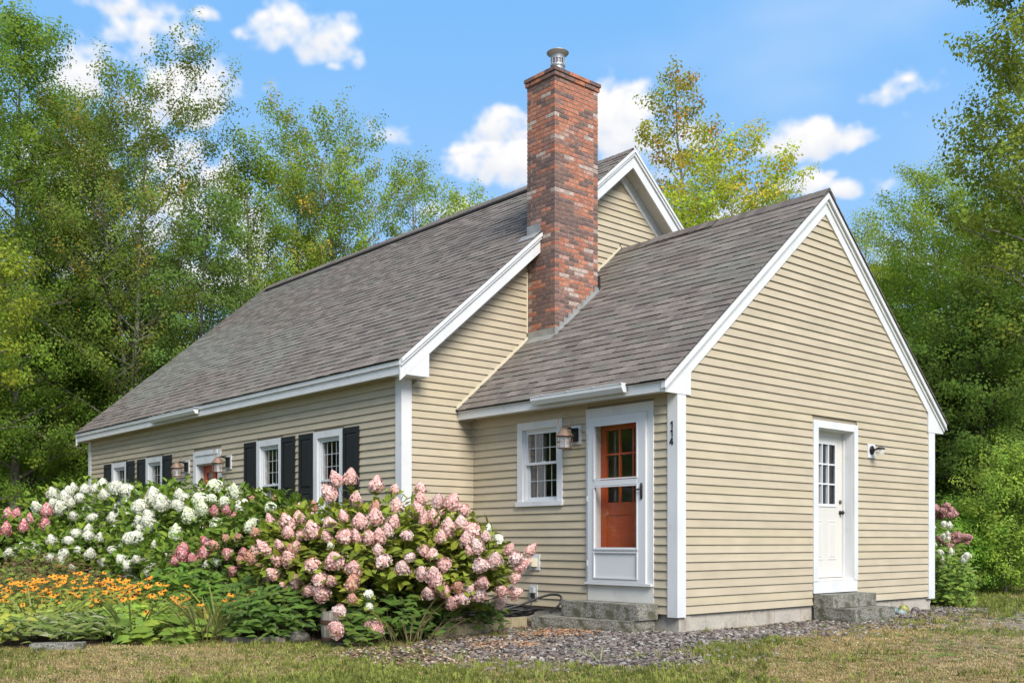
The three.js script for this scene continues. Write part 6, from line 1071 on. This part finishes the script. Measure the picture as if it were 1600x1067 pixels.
{
  // left of the house, from the left edge to the roof
  tr(18, 27, { seed: 11, label: 'tall leafy tree at the left edge, its narrow top rising highest there', h: topY(-45, 27), r: 2.6, base: 0.12, shape: 'round', limbs: 58, subs: 6, leaves: 16, green: [0.075, 0.135, 0.022], rise: 0.8 });
  tr(208, 28, { seed: 12, label: 'tall open tree with wide spreading top standing in front of the clouds at left', h: topY(115, 28), r: 3.3, base: 0.22, shape: 'vase', limbs: 46, subs: 6, leaves: 11, stems: 2, fan: 0.10, green: [0.07, 0.115, 0.024], tint: [0.13, 0.12, 0.03], tintShare: 0.12, rise: 0.9, bark: M.barkPale });
  tr(120, 30, { seed: 13, label: 'dense tree between the left edge tree and the wide open one', h: topY(95, 30), r: 2.7, base: 0.15, shape: 'round', limbs: 52, subs: 6, leaves: 15, green: [0.07, 0.125, 0.02], rise: 0.85 });
  tr(310, 26.5, { seed: 14, name: 'hemlock_tree', label: 'airy dark tree with drooping level branches just left of the roof', h: topY(232, 26.5), r: 2.5, base: 0.14, shape: 'spire', limbs: 50, subs: 6, leaves: 9, green: [0.055, 0.105, 0.028], rise: 0.15, droop: 0.18, flat: true, bark: M.barkDark });
  tr(398, 29, { seed: 15, label: 'slim upright tree rising behind the left end of the roof', h: topY(178, 29), r: 1.75, base: 0.2, shape: 'column', limbs: 44, subs: 5, leaves: 11, green: [0.085, 0.14, 0.024], rise: 1.1, bark: M.barkPale });
  tr(470, 33, { seed: 16, label: 'light green tree low behind the roof between slim and broad ones', h: topY(222, 33), r: 2.4, base: 0.2, shape: 'round', limbs: 38, subs: 5, leaves: 9, green: [0.10, 0.165, 0.03], rise: 0.9 });
  tr(545, 32, { seed: 17, label: 'broad airy tree with pale branches, tallest behind the middle of the roof', h: topY(158, 32), r: 2.9, base: 0.25, shape: 'vase', limbs: 46, subs: 6, leaves: 11, stems: 2, fan: 0.09, green: [0.095, 0.155, 0.026], tint: [0.17, 0.15, 0.035], tintShare: 0.12, rise: 1.05, bark: M.barkPale });
  tr(640, 33, { seed: 18, label: 'open leafy tree right of the broad airy one, behind the roof', h: topY(205, 33), r: 2.1, base: 0.3, shape: 'round', limbs: 36, subs: 5, leaves: 8, green: [0.10, 0.155, 0.028], rise: 1.0, bark: M.barkPale });
  tr(718, 34, { seed: 19, label: 'lower tree behind the roof left of the chimney', h: topY(262, 34), r: 2.3, base: 0.3, shape: 'dome', limbs: 34, subs: 5, leaves: 9, green: [0.11, 0.17, 0.03], rise: 0.8 });
  tr(790, 35, { seed: 20, label: 'small treetop just left of the chimney above the ridge', h: topY(300, 35), r: 1.6, base: 0.35, shape: 'dome', limbs: 24, subs: 4, leaves: 7, green: [0.085, 0.15, 0.03], rise: 0.8 });
  // dark lower growth at left
  tr(50, 28, { seed: 21, label: 'dark dense tree low at left beyond the end of the house', h: topY(430, 28), r: 2.1, base: 0.06, shape: 'dome', limbs: 46, subs: 6, leaves: 13, green: [0.055, 0.105, 0.018], rise: 0.5, bark: M.barkDark });
  tr(195, 29, { seed: 22, label: 'dark tree pressed against the far end of the roof', h: topY(360, 29), r: 2.0, base: 0.08, shape: 'round', limbs: 46, subs: 6, leaves: 13, green: [0.06, 0.12, 0.02], rise: 0.6, bark: M.barkDark });
  tr(125, 30, { seed: 23, label: 'tree filling the wood at left behind the dark low one', h: topY(310, 30), r: 2.4, base: 0.1, shape: 'round', limbs: 50, subs: 6, leaves: 12, green: [0.065, 0.125, 0.02], rise: 0.6, bark: M.barkDark });
  tr(-14, 19.5, { seed: 24, label: 'young tree with bright yellow green leaves cut by the left edge', h: topY(330, 19.5), r: 0.8, base: 0.58, shape: 'round', limbs: 26, subs: 5, leaves: 5, leaf: 'broad', size: 0.75, green: [0.105, 0.15, 0.02], rise: 0.4 });
  tr(-110, 24, { seed: 25, label: 'tree beyond the left edge of the view', h: 14, r: 3, base: 0.1, shape: 'round', limbs: 40, subs: 5, leaves: 12, green: [0.065, 0.12, 0.02], rise: 0.7 });
  tr(300, 31, { seed: 26, label: 'mid green tree behind the airy dark one, left of the roof', h: topY(330, 31), r: 2.6, base: 0.1, shape: 'dome', limbs: 44, subs: 5, leaves: 10, green: [0.08, 0.145, 0.024], rise: 0.7 });
  tr(190, 40, { seed: 28, label: 'farthest tree of the wood behind the dark trees', h: topY(480, 40), r: 3.4, base: 0.06, shape: 'round', limbs: 44, subs: 5, leaves: 11, size: 1.2, green: [0.05, 0.10, 0.018], rise: 0.6, bark: M.barkDark });
  // right of the chimney
  tr(1072, 31, { seed: 31, label: 'tall tree with a bronze tinged narrow top behind the small gable', h: topY(75, 31), r: 2.5, base: 0.2, shape: 'column', limbs: 44, subs: 5, leaves: 8, leaf: 'broad', green: [0.135, 0.155, 0.026], tint: [0.19, 0.11, 0.035], tintShare: 0.16, rise: 1.0, bark: M.barkPale });
  tr(1150, 28, { seed: 32, label: 'bright yellow green tree behind the wing roof', h: topY(190, 28), r: 2.7, base: 0.2, shape: 'round', limbs: 44, subs: 6, leaves: 10, leaf: 'broad', green: [0.16, 0.215, 0.028], tint: [0.28, 0.24, 0.04], tintShare: 0.15, rise: 0.6, bark: M.barkPale });
  tr(1060, 26, { seed: 33, label: 'yellow green lower tree filling the gap between the small gable and wing ridge', h: topY(285, 26), r: 1.7, base: 0.3, shape: 'dome', limbs: 34, subs: 5, leaves: 10, leaf: 'broad', green: [0.15, 0.205, 0.028], rise: 0.5 });
  tr(1225, 30, { seed: 34, label: 'thin treetop just left of the wing gable peak', h: topY(268, 30), r: 1.5, base: 0.35, shape: 'vase', limbs: 24, subs: 4, leaves: 5, leaf: 'broad', green: [0.13, 0.17, 0.03], rise: 0.8 });
  tr(1622, 23.5, { seed: 35, label: 'tallest tree at the right edge, reaching out of the picture', h: topY(-130, 23.5), r: 1.9, base: 0.3, shape: 'vase', limbs: 48, subs: 6, leaves: 8, leaf: 'broad', green: [0.085, 0.125, 0.024], rise: 0.75, bark: M.barkPale });
  tr(1470, 31, { seed: 36, label: 'rounded green tree right of the wing gable', h: topY(235, 31), r: 3.2, base: 0.12, shape: 'round', limbs: 56, subs: 6, leaves: 11, green: [0.105, 0.165, 0.028], rise: 0.7 });
  tr(1560, 27, { seed: 37, label: 'dense green tree at right below the tallest one', h: topY(290, 27), r: 3.0, base: 0.1, shape: 'round', limbs: 54, subs: 6, leaves: 11, green: [0.115, 0.185, 0.028], rise: 0.6 });
  tr(1362, 38, { seed: 38, label: 'thin pale distant tree beside the right slope of the gable', h: topY(312, 38), r: 1.7, base: 0.25, shape: 'column', limbs: 36, subs: 5, leaves: 8, green: [0.12, 0.18, 0.05], rise: 1.0, bark: M.barkPale });
  tr(1420, 29, { seed: 39, label: 'light green tree between the gable and the rounded tree', h: topY(400, 29), r: 2.2, base: 0.1, shape: 'round', limbs: 44, subs: 6, leaves: 11, green: [0.105, 0.175, 0.03], rise: 0.7 });
  tr(1535, 24, { seed: 40, label: 'dark tree with level leafy boughs over the lawn at right', h: topY(470, 24), r: 2.6, base: 0.10, shape: 'dome', limbs: 52, subs: 6, leaves: 12, green: [0.045, 0.086, 0.016], rise: 0.3, flat: true, bark: M.barkDark });
  tr(1450, 25, { seed: 41, label: 'dark bushy tree right behind the back corner of the wing', h: topY(560, 25), r: 2.0, base: 0.05, shape: 'dome', limbs: 48, subs: 6, leaves: 12, green: [0.030, 0.058, 0.012], rise: 0.4, bark: M.barkDark });
  tr(1660, 25, { seed: 42, label: 'tree beyond the right edge of the view', h: 11, r: 3, base: 0.08, shape: 'round', limbs: 44, subs: 5, leaves: 12, green: [0.08, 0.14, 0.024], rise: 0.6 });
  tr(1500, 40, { seed: 43, label: 'far tree of the wood at right', h: topY(330, 40), r: 4.2, base: 0.06, shape: 'round', limbs: 54, subs: 5, leaves: 12, size: 1.3, green: [0.06, 0.115, 0.022], rise: 0.6 });
  tr(1395, 44, { seed: 44, label: 'farthest tree seen low between gable and wood at right', h: topY(430, 44), r: 4.0, base: 0.06, shape: 'round', limbs: 50, subs: 5, leaves: 12, size: 1.3, green: [0.06, 0.12, 0.026], rise: 0.6 });
  // shrubs at the lawn's edge on the right
  tr(1572, 19.6, { seed: 45, name: 'leafy_shrub', label: 'light green leafy shrub on the lawn at the right edge', h: topY(698, 19.6), r: 0.95, base: 0.04, shape: 'round', limbs: 34, subs: 5, leaves: 5, size: 0.58, leaf: 'broad', stems: 3, fan: 0.22, green: [0.115, 0.19, 0.04], rise: 0.9 });
  tr(1520, 20.4, { seed: 46, name: 'leafy_shrub', label: 'lower bright shrub left of the light green one at the lawn edge', h: topY(800, 20.4), r: 0.7, base: 0.02, shape: 'dome', limbs: 32, subs: 5, leaves: 5, size: 0.6, leaf: 'broad', green: [0.095, 0.19, 0.035], rise: 0.6 });
  tr(1500, 20, { seed: 47, name: 'leafy_shrub', label: 'ground hugging green growth behind the pink joe-pye weed', h: topY(838, 20), r: 0.8, base: 0.02, shape: 'dome', limbs: 34, subs: 5, leaves: 8, size: 0.5, leaf: 'broad', green: [0.085, 0.18, 0.03], rise: 0.5 });
  tr(1580, 21.5, { seed: 48, name: 'leafy_shrub', label: 'low green growth under the light green shrub at the right edge', h: topY(835, 21.5), r: 1.1, base: 0.02, shape: 'dome', limbs: 40, subs: 5, leaves: 8, size: 0.55, leaf: 'broad', green: [0.09, 0.175, 0.03], rise: 0.5 });
  // the trees across the lawn that the window panes mirror
  for (const [x, z, h, s] of [[-23, -25, 13, 51], [-29, -31, 14, 52], [-17, -33, 14, 53], [-12, -40, 15, 54], [-31, -19, 12, 55], [-22, -40, 15, 56]]) buildTree({ x, z, h, r: 3.6, base: 0.1, shape: 'round', limbs: 44, subs: 5, leaves: 12, size: 1.3, seed: s, green: [0.06, 0.11, 0.02], rise: 0.6, label: 'tree across the front lawn, mirrored in the house windows', group: 'trees mirrored in the panes' });
}
// ================================================================ far wood round the clearing
{
  const r = rng(900), mats = [], cols = [], g = SPRAY.broad[0];
  for (let i = 0; i < 24000; i++) {
    const q = i < 14000 ? r() : 2, side = q < 0.5, px = side ? -260 + 620 * r() : 1330 + 420 * r(), d = 42 + 16 * r(), a = -2.75 + 0.95 * r(), p = q > 1 ? V(-2 + Math.cos(a) * d, 0, -2 + Math.sin(a) * d) : at(px, 846, d), top = 7.5 + 3.5 * fbm(px * 0.012, d * 0.1, 2, 3), y = top * Math.pow(r(), 0.8) + GY;
    mats.push(mtx(V(p.x, y, p.z), V(r() - 0.5, r() - 0.2, r() - 0.5).normalize(), r() * 6.28, 2.0 + 1.2 * r())); const k = 0.6 + 0.6 * r(); cols.push([0.05 * k, 0.095 * k, 0.02 * k]);
  }
  tag(instanced('far_wood', g, M.treeLeaf, mats, cols), 'far mass of green woodland closing the view between the trees', 'wood', null, 'stuff');
}
renderer.render(scene, camera);
